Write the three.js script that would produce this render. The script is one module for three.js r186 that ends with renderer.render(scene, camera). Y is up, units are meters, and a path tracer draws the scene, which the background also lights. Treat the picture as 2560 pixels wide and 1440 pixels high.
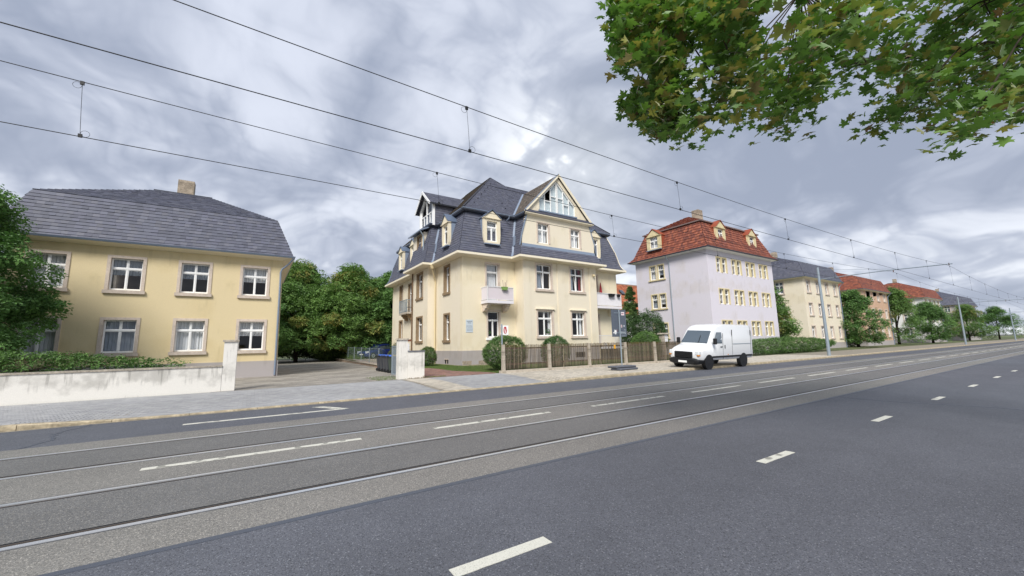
import * as THREE from 'three';
import { mergeGeometries, mergeVertices, toCreasedNormals } from 'three/addons/utils/BufferGeometryUtils.js';
import { RoundedBoxGeometry } from 'three/addons/geometries/RoundedBoxGeometry.js';

// ───────────────────────── camera, sky, sun, exposure ─────────────────────────
const scene = new THREE.Scene();
const RAD = Math.PI / 180;
const camera = new THREE.PerspectiveCamera(72.29, 16 / 9, 0.1, 1500);
camera.position.set(0, 1.6, 0);
camera.rotation.order = 'YXZ';
camera.rotation.set(8.182 * RAD, -33.174 * RAD, -1.215 * RAD);
const renderer = new THREE.WebGLRenderer({ antialias: true });
renderer.toneMapping = THREE.LinearToneMapping;
renderer.toneMappingExposure = 2.7;
renderer.shadowMap.enabled = true;

let seedState = 1;
const seed = (s) => { seedState = s >>> 0; };
const rnd = () => { seedState = (seedState + 0x6D2B79F5) >>> 0; let t = seedState; t = Math.imul(t ^ (t >>> 15), t | 1); t ^= t + Math.imul(t ^ (t >>> 7), t | 61); return ((t ^ (t >>> 14)) >>> 0) / 4294967296; };
const rr = (a, b) => a + (b - a) * rnd();
const lerp = (a, b, t) => a + (b - a) * t;
const clamp = (x, a, b) => Math.min(b, Math.max(a, x));
const smooth = (a, b, x) => { const t = clamp((x - a) / (b - a), 0, 1); return t * t * (3 - 2 * t); };

// lattice noise, periodic where a period is given
const lat = (x, y) => { let h = (Math.imul(x, 374761393) + Math.imul(y, 668265263)) | 0; h = Math.imul(h ^ (h >>> 13), 1274126177); return ((h ^ (h >>> 16)) >>> 0) / 4294967296; };
function vnoise(x, y, per) {
  const xi = Math.floor(x), yi = Math.floor(y), fx = x - xi, fy = y - yi;
  const w = per ? (v) => ((v % per) + per) % per : (v) => v & 4095;
  const x0 = w(xi), x1 = w(xi + 1), y0 = w(yi), y1 = w(yi + 1);
  const u = fx * fx * fx * (fx * (fx * 6 - 15) + 10), v = fy * fy * fy * (fy * (fy * 6 - 15) + 10);
  return lerp(lerp(lat(x0, y0), lat(x1, y0), u), lerp(lat(x0, y1), lat(x1, y1), u), v);
}
function fbm(x, y, oct, per) { let s = 0, a = 0.5, n = 0; for (let i = 0; i < oct; i++) { s += a * vnoise(x, y, per); n += a; x = x * 2 + (per ? 0 : 17.3); y = y * 2 + (per ? 0 : 9.1); if (per) per *= 2; a *= 0.5; } return s / n; }

// overcast sky: broken grey cloud with a thin bright spot over the roofs and pale air near the horizon
{
  const W = 3072, H = 1536, data = new Float32Array(W * H * 4);
  const thin = new THREE.Vector3(0.665, 0.42, -0.70).normalize();
  const puff = (x, y, oct) => { let v = 0, a = 0.5, n = 0; for (let i = 0; i < oct; i++) { v += a * Math.abs(2 * vnoise(x, y) - 1); n += a; x = x * 2.03 + 11.7; y = y * 2.03 + 5.3; a *= 0.53; } return v / n; };
  for (let j = 0; j < H; j++) {
    const el = ((j + 0.5) / H - 0.5) * Math.PI, y = Math.sin(el), c = Math.cos(el);
    for (let i = 0; i < W; i++) {
      const o = (j * W + i) * 4; data[o + 3] = 1; if (y < -0.06) { data[o] = data[o + 1] = data[o + 2] = 0.05; continue; }
      const az = ((i + 0.5) / W - 0.5) * 2 * Math.PI, x = Math.cos(az) * c, z = Math.sin(az) * c;
      const h = Math.max(y, 0) + 0.34, px = x / h * 2.0 + 31, pz = z / h * 2.0 + 47;
      const wx = fbm(px * 1.3 + 5, pz * 1.3, 3) - 0.5, wz = fbm(px * 1.3, pz * 1.3 + 90, 3) - 0.5;
      const big = fbm(px * 0.62 + 3 + wx * 0.5, pz * 0.62 + wz * 0.5, 3);
      const lump = puff(px * 1.35 + wx * 0.75, pz * 1.35 + wz * 0.75, 7), fine = fbm(px * 7 + wx * 4, pz * 7 + wz * 4, 4);
      const d = smooth(0.18, 0.80, 0.46 * big + 0.62 * (1 - lump * 1.35) + 0.20 * (fine - 0.5) + 0.02);
      const dot = x * thin.x + y * thin.y + z * thin.z, gap = smooth(0.62, 0.22, d);
      const glow = Math.exp(-(1 - dot) / 0.010) * (0.45 + 1.6 * gap) + 0.16 * Math.exp(-(1 - dot) / 0.08) * (0.3 + gap);
      const air = Math.exp(-Math.max(y, 0) / 0.17) * (0.38 + 1.25 * gap);
      // grey cloud bases to white thin cloud
      let r = lerp(0.268, 0.128, d), g = lerp(0.287, 0.148, d), b = lerp(0.336, 0.195, d);
      const q = clamp(glow * 0.9 + air * 0.55, 0, 1.0);
      r += q * 0.19; g += q * 0.185; b += q * 0.15;
      data[o] = r; data[o + 1] = g; data[o + 2] = b;
    }
  }
  const sky = new THREE.DataTexture(data, W, H, THREE.RGBAFormat, THREE.FloatType);
  sky.mapping = THREE.EquirectangularReflectionMapping; sky.magFilter = THREE.LinearFilter; sky.needsUpdate = true;
  scene.background = sky; scene.environment = sky;
}
// daylight through the cloud cover: a very large soft source high up on the street side
const sun = new THREE.DirectionalLight(new THREE.Color(1, 0.965, 0.91), 1.5);
sun.position.set(-41, 76, 35); sun.target.position.set(14, 0, -22); sun.castShadow = true; sun.shadow.radius = 40;
Object.assign(sun.shadow.camera, { left: -70, right: 70, top: 60, bottom: -60, near: 1, far: 260 }); sun.shadow.mapSize.set(2048, 2048);
sun.name = 'sun'; scene.add(sun, sun.target);

// ───────────────────────── helpers ─────────────────────────
const col = (hex) => new THREE.Color(hex);
class Geo {                                    // flat-shaded triangle soup with uv in metres and optional vertex colours
  constructor() { this.p = []; this.c = []; this.col = null; }
  tri(a, b, c) { this.p.push(...a, ...b, ...c); if (this.col) for (let i = 0; i < 3; i++) this.c.push(...this.col); return this; }
  quad(a, b, c, d) { return this.tri(a, b, c).tri(a, c, d); }
  box(x0, x1, y0, y1, z0, z1, noBottom) {
    const P = (i) => [i & 1 ? x1 : x0, i & 2 ? y1 : y0, i & 4 ? z1 : z0];
    this.quad(P(4), P(5), P(7), P(6)).quad(P(1), P(0), P(2), P(3)).quad(P(0), P(4), P(6), P(2)).quad(P(5), P(1), P(3), P(7)).quad(P(6), P(7), P(3), P(2));
    if (!noBottom) this.quad(P(0), P(1), P(5), P(4));
    return this;
  }
  poly(pts) { for (let i = 1; i < pts.length - 1; i++) this.tri(pts[0], pts[i], pts[i + 1]); return this; }
  hull(bottom, top) {                          // a closed loft between two rings of equal count
    const n = bottom.length; for (let i = 0; i < n; i++) { const k = (i + 1) % n; this.quad(bottom[i], bottom[k], top[k], top[i]); }
    return this.poly(top).poly([...bottom].reverse());
  }
  beam(a, b, w, h = w) {                        // a bar of w x h from a to b
    const A = new THREE.Vector3(...a), B = new THREE.Vector3(...b), d = B.clone().sub(A).normalize();
    const up = Math.abs(d.y) > 0.95 ? new THREE.Vector3(1, 0, 0) : new THREE.Vector3(0, 1, 0), s = new THREE.Vector3().crossVectors(d, up).normalize(), u = new THREE.Vector3().crossVectors(s, d);
    const R = (o) => [[-1, -1], [1, -1], [1, 1], [-1, 1]].map(([i, j]) => o.clone().addScaledVector(s, i * w / 2).addScaledVector(u, j * h / 2).toArray());
    return this.hull(R(A), R(B));
  }
  build() {
    const g = new THREE.BufferGeometry(); g.setAttribute('position', new THREE.Float32BufferAttribute(this.p, 3));
    if (this.c.length === this.p.length) g.setAttribute('color', new THREE.Float32BufferAttribute(this.c, 3));
    return uvBox(g);
  }
}
function uvBox(g) {
  if (g.index) g = g.toNonIndexed();
  if (!g.attributes.normal) g.computeVertexNormals();
  const p = g.attributes.position.array, n = p.length / 3, uv = new Float32Array(n * 2);
  for (let t = 0; t < n; t += 3) {
    const i = t * 3, ax = p[i + 3] - p[i], ay = p[i + 4] - p[i + 1], az = p[i + 5] - p[i + 2], bx = p[i + 6] - p[i], by = p[i + 7] - p[i + 1], bz = p[i + 8] - p[i + 2];
    const nx = Math.abs(ay * bz - az * by), ny = Math.abs(az * bx - ax * bz), nz = Math.abs(ax * by - ay * bx);
    for (let k = 0; k < 3; k++) { const o = (t + k) * 3, u = (t + k) * 2; if (ny >= nx && ny >= nz) { uv[u] = p[o]; uv[u + 1] = p[o + 2]; } else if (nx >= nz) { uv[u] = p[o + 2]; uv[u + 1] = p[o + 1]; } else { uv[u] = p[o]; uv[u + 1] = p[o + 1]; } }
  }
  g.setAttribute('uv', new THREE.BufferAttribute(uv, 2)); return g;
}
const taken = {};
function numbered(name) { const n = taken[name] = (taken[name] ?? -1) + 1; return n ? `${name}_${String(n).padStart(3, '0')}` : name; }
function put(parent, name, geo, mat, pos, rotY) {                 // a mesh: top-level names get numbers, parts may share theirs
  const m = new THREE.Mesh(geo instanceof Geo ? geo.build() : geo, mat); m.name = parent === scene ? numbered(name) : name;
  m.castShadow = m.receiveShadow = true; if (pos) m.position.set(...pos); if (rotY) m.rotation.y = rotY; parent.add(m); return m;
}
function tag(o, label, category, group) { o.userData.label = label; o.userData.category = category; if (group) o.userData.group = group; return o; }
function thing(name, label, category, pos = [0, 0, 0], rotY = 0, group) { const g = new THREE.Group(); g.name = numbered(name); g.position.set(...pos); g.rotation.y = rotY; scene.add(g); return tag(g, label, category, group); }
function ground(name, geo, mat, pos) { const m = put(scene, name, geo, mat, pos); m.userData.kind = 'structure'; return m; }
function stuff(m) { m.userData.kind = 'stuff'; return m; }
const cyl = (r0, r1, h, n = 12) => new THREE.CylinderGeometry(r1, r0, h, n).translate(0, h / 2, 0);
function tube(pts, r, n = 6, seg) { return new THREE.TubeGeometry(new THREE.CatmullRomCurve3(pts.map((q) => new THREE.Vector3(...q)), false, 'catmullrom', 0.2), seg ?? pts.length * 4, r, n); }
const moved = (g, x, y, z) => g.translate(x, y, z);
const join = (list) => mergeGeometries(list.map((g) => { let q = g.index ? g.toNonIndexed() : g; for (const k of Object.keys(q.attributes)) if (!['position', 'normal', 'uv'].includes(k)) q.deleteAttribute(k); return q; }));

// ───────────────────────── materials ─────────────────────────
function tex(N, size, fn, srgb = true) {       // fn(u, v) in 0..1 -> [r, g, b] or one value, 0..255; size: metres it spans
  const d = new Uint8Array(N * N * 4);
  for (let j = 0; j < N; j++) for (let i = 0; i < N; i++) { const v = fn(i / N, j / N), o = (j * N + i) * 4; if (v.length) { d[o] = clamp(v[0], 0, 255); d[o + 1] = clamp(v[1], 0, 255); d[o + 2] = clamp(v[2], 0, 255); } else d[o] = d[o + 1] = d[o + 2] = clamp(v, 0, 255); d[o + 3] = 255; }
  const t = new THREE.DataTexture(d, N, N); t.wrapS = t.wrapT = THREE.RepeatWrapping; t.magFilter = t.minFilter = THREE.LinearFilter; t.repeat.set(1 / size, 1 / size);
  if (srgb) t.colorSpace = THREE.SRGBColorSpace; t.needsUpdate = true; return t;
}
const M = {};
const std = (o) => new THREE.MeshStandardMaterial({ roughness: 0.85, ...o });
const soil = (u, v, a, b) => { const n = fbm(u * 5, v * 5, 5, 5) - 0.5, m = fbm(u * 24 + 3, v * 24, 4, 24) - 0.5; return 1 + n * a + m * b; };
seed(5);
const plasterMap = tex(512, 5.3, (u, v) => {   // blotches and short rain streaks of an old painted render, near white
  const n = fbm(u * 4, v * 4, 5, 4), s = fbm(u * 26, v * 5 + 9, 3, 130), f = rnd();
  const t = 240 - 6 * smooth(0.50, 0.78, n) - 8 * smooth(0.56, 0.84, s) * smooth(0.40, 0.65, n) + (f - 0.5) * 12;
  return [t, t - 2 * smooth(0.5, 0.8, n), t - 8 * smooth(0.45, 0.8, n)];
});
const grainBump = tex(256, 0.9, () => 100 + rnd() * 100, false);
const plaster = (hex) => std({ color: col(hex), map: plasterMap, bumpMap: grainBump, bumpScale: 0.003, roughness: 0.92 });
const stainMap = tex(512, 3.7, (u, v) => { const n = fbm(u * 5, v * 5, 6, 5), s = fbm(u * 40, v * 4 + 9, 3, 160), f = rnd(); const t = 240 - 40 * smooth(0.52, 0.78, n) - 30 * smooth(0.58, 0.80, s) * smooth(0.42, 0.6, n) + (f - 0.5) * 14; return [t, t - 2, t - 7]; });
M.gardenWall = std({ color: col('#f0eeea'), map: stainMap, bumpMap: grainBump, bumpScale: 0.004, roughness: 0.92 });
M.cream = plaster('#f5e9cd'); M.creamPale = plaster('#f5ead3'); M.plinth = plaster('#b9b2b0'); M.white = plaster('#f3f2ee'); M.lavender = plaster('#e6e1ea');
M.creamTrim = std({ color: col('#eee4cc'), roughness: 0.6 });
const stoneMap = tex(256, 1.1, (u, v) => { const n = soil(u, v, 0.5, 0.3); return [236 * n, 234 * n, 231 * n]; });
const softStone = tex(256, 1.3, (u, v) => { const n = soil(u, v, 0.16, 0.12); return [240 * n, 239 * n, 237 * n]; });
M.stonePink = std({ color: col('#dccdbf'), map: softStone }); M.stoneBrown = std({ color: col('#9a8468'), map: softStone }); M.concrete = std({ color: col('#bdb4a6'), map: stoneMap, bumpMap: grainBump, bumpScale: 0.004 });
M.rubble = std({ color: col('#b3a593'), map: stoneMap, bumpMap: grainBump, bumpScale: 0.006 });
M.slate = std({ vertexColors: true, roughness: 0.62 }); M.slateDeck = std({ color: col('#2c2d36'), roughness: 0.8 });
M.tile = std({ vertexColors: true, roughness: 0.75 });
M.zinc = std({ color: col('#808da0'), roughness: 0.5 }); M.zincRoof = std({ color: col('#5d6a7e'), roughness: 0.5 }); M.zincDark = std({ color: col('#3b3f4a'), roughness: 0.5 });
M.frame = std({ color: col('#f4f4f2'), roughness: 0.38 }); M.creamPipe = std({ color: col('#dccba2'), roughness: 0.5 }); M.brownPipe = std({ color: col('#6d563f'), roughness: 0.6 });
M.glass = new THREE.MeshPhysicalMaterial({ color: 0xffffff, transmission: 1, thickness: 0, roughness: 0.02, ior: 1.52, specularIntensity: 1 });
M.curtain = std({ color: col('#d3d7da'), roughness: 0.95, side: THREE.DoubleSide }); M.curtainGrey = std({ color: col('#8f99a5'), roughness: 0.95 }); M.blind = std({ color: col('#bfccd0'), roughness: 0.9 }); M.room = std({ color: col('#c4baa9') }); M.floor = std({ color: col('#876d51') });
M.redCloth = std({ color: col('#7c1422'), roughness: 0.9 }); M.cladding = std({ color: col('#e4e0e3'), roughness: 0.55 }); M.claddingPink = std({ color: col('#dccfd4'), roughness: 0.6 });
M.steelWhite = std({ color: col('#e3e3e4'), roughness: 0.4 }); M.galv = std({ color: col('#9ba7b0'), roughness: 0.45, metalness: 0.35 }); M.black = std({ color: col('#16171a'), roughness: 0.6 }); M.rubber = std({ color: col('#1c1c1e'), roughness: 0.85 });
M.wire = std({ color: col('#17181a'), roughness: 0.55 });
M.wood = std({ color: col('#6f5d4a'), roughness: 0.9, map: tex(256, 0.6, (u, v) => { const n = fbm(u * 40, v * 3, 4, 40); const t = 150 + 105 * n; return [t, t * 0.98, t * 0.95]; }) });
M.bark = std({ color: col('#4b3f33'), roughness: 0.95, map: tex(256, 0.8, (u, v) => { const n = fbm(u * 16, v * 4, 5, 16); const t = 120 + 130 * n; return [t, t, t]; }) });

// grit: asphalt with chippings of several tones
function grit(N, size, base, chips, amount, soft) {
  const d = new Float32Array(N * N * 3), bump = new Float32Array(N * N);
  for (let j = 0; j < N; j++) for (let i = 0; i < N; i++) { const o = (j * N + i) * 3, n = fbm(i / N * 6, j / N * 6, 5, 6) - 0.5, f = (rnd() - 0.5) * 0.22; const k = 1 + n * soft + f; d[o] = base[0] * k; d[o + 1] = base[1] * k; d[o + 2] = base[2] * k; bump[j * N + i] = 90 + f * 120; }
  const count = amount * size * size;
  for (let q = 0; q < count; q++) {
    const cx = rnd() * N, cy = rnd() * N, r = rr(0.0022, 0.0062) / size * N, c = chips[Math.floor(rnd() * chips.length)], k = rr(0.75, 1.2), e = rr(0.6, 1.5);
    for (let y = Math.floor(cy - r * 1.5); y <= cy + r * 1.5; y++) for (let x = Math.floor(cx - r * 1.5); x <= cx + r * 1.5; x++) { const dx = (x - cx) * e, dy = (y - cy) / e; if (dx * dx + dy * dy < r * r) { const i = ((y % N + N) % N) * N + ((x % N + N) % N); d[i * 3] = c[0] * k; d[i * 3 + 1] = c[1] * k; d[i * 3 + 2] = c[2] * k; bump[i] = 190; } }
  }
  return { map: tex(N, size, (u, v) => { const o = (Math.round(v * N) * N + Math.round(u * N)) * 3; return [d[o], d[o + 1], d[o + 2]]; }), bumpMap: tex(N, size, (u, v) => bump[Math.round(v * N) * N + Math.round(u * N)], false) };
}
seed(11);
M.asphalt = std({ vertexColors: true, ...grit(1024, 2.6, [89, 91, 98], [[70, 72, 79], [102, 105, 112], [78, 80, 88], [84, 87, 94], [110, 112, 117], [74, 77, 84]], 9000, 0.14), bumpScale: 0.003, roughness: 0.86 });
M.trackBed = std({ vertexColors: true, ...grit(1024, 2.6, [101, 101, 101], [[88, 88, 88], [114, 112, 109], [120, 117, 112], [108, 106, 103], [128, 125, 121]], 12000, 0.16), bumpScale: 0.003, roughness: 0.88 });
M.trackEdge = std({ vertexColors: true, ...grit(1024, 2.6, [116, 114, 110], [[100, 99, 96], [132, 128, 122], [138, 134, 127], [122, 119, 114], [148, 144, 137]], 12000, 0.14), bumpScale: 0.003, roughness: 0.88 });
M.bitumen = std({ color: col('#4d525c'), roughness: 0.55 }); M.seal = std({ color: col('#26272b'), roughness: 0.6 });
M.rail = std({ color: col('#d3d6da'), roughness: 0.34, metalness: 0.6 }); M.railWeb = std({ color: col('#5a524b'), roughness: 0.7, metalness: 0.4 });
const wornMap = tex(512, 1.7, (u, v) => { const n = fbm(u * 12, v * 12, 5, 12), f = rnd(); const t = 232 - 70 * smooth(0.56, 0.72, n) - (f > 0.93 ? 60 : 0); return [t, t, t * 0.975]; });
M.paint = std({ color: col('#e4e2da'), map: wornMap, roughness: 0.75 });
M.yard = std({ ...grit(512, 3.1, [150, 144, 134], [[120, 114, 106], [172, 166, 154], [134, 128, 120]], 3000, 0.5), bumpScale: 0.004 });
M.gravelPath = std({ ...grit(512, 2.4, [160, 148, 138], [[130, 120, 112], [184, 172, 160]], 5000, 0.35), bumpScale: 0.006 });
M.kerb = std({ color: col('#cbbda1'), map: stoneMap, roughness: 0.85 }); M.paver = std({ vertexColors: true, roughness: 0.9 }); M.joint = std({ color: col('#8b8375') });
M.soil = std({ map: tex(512, 6, (u, v) => { const n = soil(u, v, 0.6, 0.6); return [84 * n, 92 * n, 52 * n]; }) });
M.grass = std({ color: col('#ffffff'), roughness: 0.8, side: THREE.DoubleSide });
M.leaf = new THREE.MeshPhysicalMaterial({ color: 0xffffff, roughness: 0.95, transmission: 0.3, thickness: 0, side: THREE.DoubleSide });
M.mapleLeaf = new THREE.MeshPhysicalMaterial({ color: 0xffffff, roughness: 0.95, transmission: 0.45, thickness: 0, side: THREE.DoubleSide });

// ───────────────────────── ground, road, pavement ─────────────────────────
const X0 = -70, X1 = 300;
const kerbTop = (x) => lerp(0.125, 0.035, smooth(-4.5, -2, x) * (1 - smooth(9.9, 12.4, x)));
const paveY = (x, z) => lerp(kerbTop(x), 0.125, smooth(-13.4, -16.6, z));
const gardenY = (x, z) => { const w = smooth(6.8, 8.0, x); return 0.125 + w * (0.115 * smooth(-18.6, -23.5, z) + 0.22 * smooth(-30, -42, z)) + (1 - w) * 0.08 * smooth(-30, -42, z); };
function sheet(x0, x1, z0, z1, nx, nz, y) {
  const g = new THREE.BufferGeometry(), p = [], ix = [];
  for (let j = 0; j <= nz; j++) for (let i = 0; i <= nx; i++) { const x = lerp(x0, x1, i / nx), z = lerp(z0, z1, j / nz); p.push(x, y(x, z), z); }
  for (let j = 0; j < nz; j++) for (let i = 0; i < nx; i++) { const a = j * (nx + 1) + i, b = a + nx + 1; ix.push(a, a + 1, b + 1, a, b + 1, b); }
  g.setAttribute('position', new THREE.Float32BufferAttribute(p, 3)); g.setIndex(ix); g.computeVertexNormals();
  if (g.attributes.normal.getY(0) < 0) { for (let i = 0; i < ix.length; i += 3) { const t = ix[i]; ix[i] = ix[i + 1]; ix[i + 1] = t; } g.setIndex(ix); g.computeVertexNormals(); }
  const uv = []; for (let i = 0; i < p.length; i += 3) uv.push(p[i], p[i + 2]); g.setAttribute('uv', new THREE.Float32BufferAttribute(uv, 2)); return g;
}
ground('terrain', new THREE.PlaneGeometry(1400, 1400).rotateX(-Math.PI / 2), M.soil, [100, -0.16, 0]);
for (const [a, b, c, d] of [[X0, -1.19, -18.22, -120], [7.88, X1, -18.22, -120], [-1.19, 7.88, -60, -120]]) ground('garden_ground', sheet(a, b, c, d, 90, 140, (x, z) => gardenY(x, z) - 0.004), M.soil);
// road strips, tinted in patches by age and wear of the surface
function slab(z0, z1, k = 0.16) {
  const cell = 0.75, nx = Math.round((X1 - X0) / cell), nz = Math.max(1, Math.round((z1 - z0) / cell)), g = sheet(X0, X1, z1, z0, nx, nz, () => 0), p = g.attributes.position, c = [];
  for (let i = 0; i < p.count; i++) { const x = p.getX(i), z = p.getZ(i), v = 1 + k * 2 * (fbm(x * 0.16 + 50, z * 0.45 + 80, 4) - 0.5) + k * 1.2 * (fbm(x * 0.9 + 9, z * 0.9 + 30, 3) - 0.5); c.push(v * (1 + 0.02 * Math.sin(x * 0.3)), v, v * 0.995); }
  g.setAttribute('color', new THREE.Float32BufferAttribute(c, 3)); return g;
}
ground('road_lane', slab(-4.47, 9), M.asphalt); ground('road_bed', new Geo().box(X0, X1, -0.14, -0.11, -13.2, 9), M.seal);
ground('road_seam', new Geo().box(X0, X1, -0.1, 0.004, -4.55, -4.47), M.bitumen);
for (const [a, b, m] of [[-5.265, -4.55, M.trackEdge], [-6.70, -5.455, M.trackBed], [-8.185, -6.88, M.trackEdge], [-9.63, -8.375, M.trackBed], [-10.58, -9.81, M.trackEdge]]) ground('track_paving', slab(a, b, 0.14), m);
ground('road_lane', slab(-13.16, -10.58), M.asphalt);
seed(25); for (const [x, za, zb] of [[-6.5, -4.4, 1], [13.5, -4.4, 1], [27, -13.1, -10.6], [38, -4.4, 1], [-3, -13.1, -10.6]]) { const g = new Geo(), n = 16; let px = x; for (let i = 0; i < n; i++) { const q = px + rr(-0.12, 0.12); g.beam([px, 0.0, lerp(za, zb, i / n)], [q, 0.0, lerp(za, zb, (i + 1) / n)], 0.05, 0.008); px = q; } ground('crack_seal', g, M.bitumen); }
for (const [zc, inward] of [[-5.36, -1], [-6.79, 1], [-8.28, -1], [-9.72, 1]]) {   // grooved tram rails set flush in the road
  const t = new THREE.Group(); t.name = numbered('tram_rail'); scene.add(t); t.userData.kind = 'structure';
  const bx = (a, b, y0, y1) => new Geo().box(X0, X1, y0, y1, Math.min(zc + a * inward, zc + b * inward), Math.max(zc + a * inward, zc + b * inward));
  put(t, 'rail_head', bx(0, -0.066, -0.1, 0.003), M.rail);
  put(t, 'rail_groove', bx(0, 0.042, -0.1, -0.045), M.railWeb);
  put(t, 'rail_lip', bx(0.042, 0.058, -0.1, 0.001), M.railWeb);
  put(t, 'joint_seal', bx(0.058, 0.093, -0.1, -0.003), M.seal); put(t, 'joint_seal', bx(-0.066, -0.093, -0.1, -0.003), M.seal);
}
// painted markings
const mark = (x0, x1, z0, z1) => ground('lane_marking', new Geo().box(x0, x1, 0.001, 0.0045, z0, z1, true), M.paint);
for (let k = -4; k < 30; k++) mark(3.07 + k * 4.27, 5.98 + k * 4.27, -7.69, -7.56);
for (let k = 0; k < 8; k++) mark(1.28 + k * 4.4, 2.135 + k * 4.4, -2.87, -2.75);
ground('lane_marking', new Geo().poly([[2.27, 0.005, -11.55], [1.72, 0.005, -12.5], [1.45, 0.005, -12.5], [2.0, 0.005, -11.55]]), M.paint);
ground('lane_marking', new Geo().box(-1.2, 2.15, 0.001, 0.0045, -11.66, -11.52, true), M.paint);
// kerb stones, lowered at the crossing
{
  const kerb = new THREE.Group(); kerb.name = 'kerb'; kerb.userData.kind = 'structure'; scene.add(kerb); seed(21);
  for (let x = -40; x < 90; ) {
    const L = rr(1.38, 1.52), a = x + 0.006, b = x + L - 0.006, dz = rr(-0.006, 0.006), ya = kerbTop(a) + rr(-0.004, 0.004), yb = kerbTop(b) + rr(-0.004, 0.004), c = 0.018;
    const g = new Geo(), ring = (q, y) => [[q, -0.12, -13.16 + dz], [q, y - c, -13.16 + dz], [q, y, -13.16 - c + dz], [q, y, -13.335 + dz], [q, -0.12, -13.335 + dz]];
    g.hull(ring(a, ya), ring(b, yb)); put(kerb, 'kerb_stone', g, M.kerb); x += L;
  }
  put(kerb, 'kerb_run', new Geo().box(90, X1, -0.12, 0.125, -13.335, -13.16), M.kerb); put(kerb, 'kerb_run', new Geo().box(X0, -40, -0.12, 0.125, -13.335, -13.16), M.kerb);
}
ground('gutter_strip', new Geo().box(X0, X1, -0.1, 0.003, -13.16, -13.06), std({ color: col('#9a9384'), map: stoneMap }));
ground('pavement', sheet(X0, X1, -13.335, -18.24, 185, 12, (x, z) => paveY(x, z) - (x > -14.5 && x < 42.5 ? 0.016 : 0.004)), M.joint);
{                                                             // small concrete pavers, too fine to pick apart: two areas of colour
  const tones = { beige: [[0.52, 0.47, 0.385], [0.46, 0.42, 0.35], [0.57, 0.515, 0.425], [0.41, 0.37, 0.31]], grey: [[0.35, 0.35, 0.35], [0.325, 0.325, 0.33], [0.375, 0.373, 0.37], [0.305, 0.305, 0.31]] };
  const g = new Geo(); seed(31);
  for (let z = -13.34, r = 0; z > -18.2; z -= 0.1025, r++) for (let x = -14 + (r % 2) * 0.1; x < 42; x += 0.2035) {
    const grey = x < 5.75 || (x > 6.95 && x < 10.9 + (z + 18.2) * -0.12), pal = grey ? tones.grey : tones.beige; if (x + 0.2 > 5.75 && x < 5.75) continue;
    const t = pal[Math.floor(rnd() * 4)], k = rr(0.93, 1.06) * (0.86 + 0.28 * fbm(x * 0.55 + 40, z * 0.55 + 60, 4)); g.col = t.map((v) => v * k);
    const y = paveY(x + 0.1, z) + rr(-0.0015, 0.0015); g.box(x + 0.002, x + 0.1985, y - 0.01, y, z - 0.1, z - 0.002, true);
  }
  const m = put(scene, 'paving_stones', g, M.paver); stuff(m); m.userData.label = 'beige and grey pavers covering the far footway'; m.userData.category = 'paving';
}
// the near footway behind the viewer, where the maple stands
ground('pavement', new Geo().box(X0, X1, -0.12, 0.12, 1.3, 9), M.joint);
// yard and drive left of the villa, brick drive beside it, gravel parking
ground('yard', sheet(-1.2, 7.95, -18.24, -60, 10, 40, (x, z) => gardenY(0, z) + 0.006), M.yard);
ground('parking_ground', sheet(8.05, 20, -30, -60, 8, 24, (x, z) => gardenY(x, z) + 0.03), M.gravelPath);
ground('drive_bed', sheet(6.9, 10.9, -18.24, -30, 8, 20, (x, z) => gardenY(x, z) + 0.003), M.joint);
{
  const g = new Geo(); seed(33); const pal = [[0.25, 0.135, 0.105], [0.29, 0.16, 0.125], [0.21, 0.125, 0.105], [0.30, 0.185, 0.15]];
  for (let z = -18.25, r = 0; z > -30; z -= 0.1025, r++) for (let x = 6.92 + (r % 2) * 0.1 + 0.55 * smooth(-19.5, -22, z); x < 11; x += 0.2035) {
    const edge = 10.85 - 1.35 * smooth(-18.9, -21.5, z) - 0.5 * smooth(-21.5, -26, z); if (x + 0.1 > edge) continue;
    const t = pal[Math.floor(rnd() * 4)], k = rr(0.85, 1.12); g.col = t.map((v) => v * k); const y = gardenY(x, z) + 0.018 + rr(-0.002, 0.002); g.box(x + 0.002, x + 0.1985, y - 0.02, y, z - 0.1, z - 0.002, true);
  }
  const m = put(scene, 'brick_paving', g, M.paver); stuff(m); m.userData.label = 'red brick paving of the drive beside the villa'; m.userData.category = 'paving';
}
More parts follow.
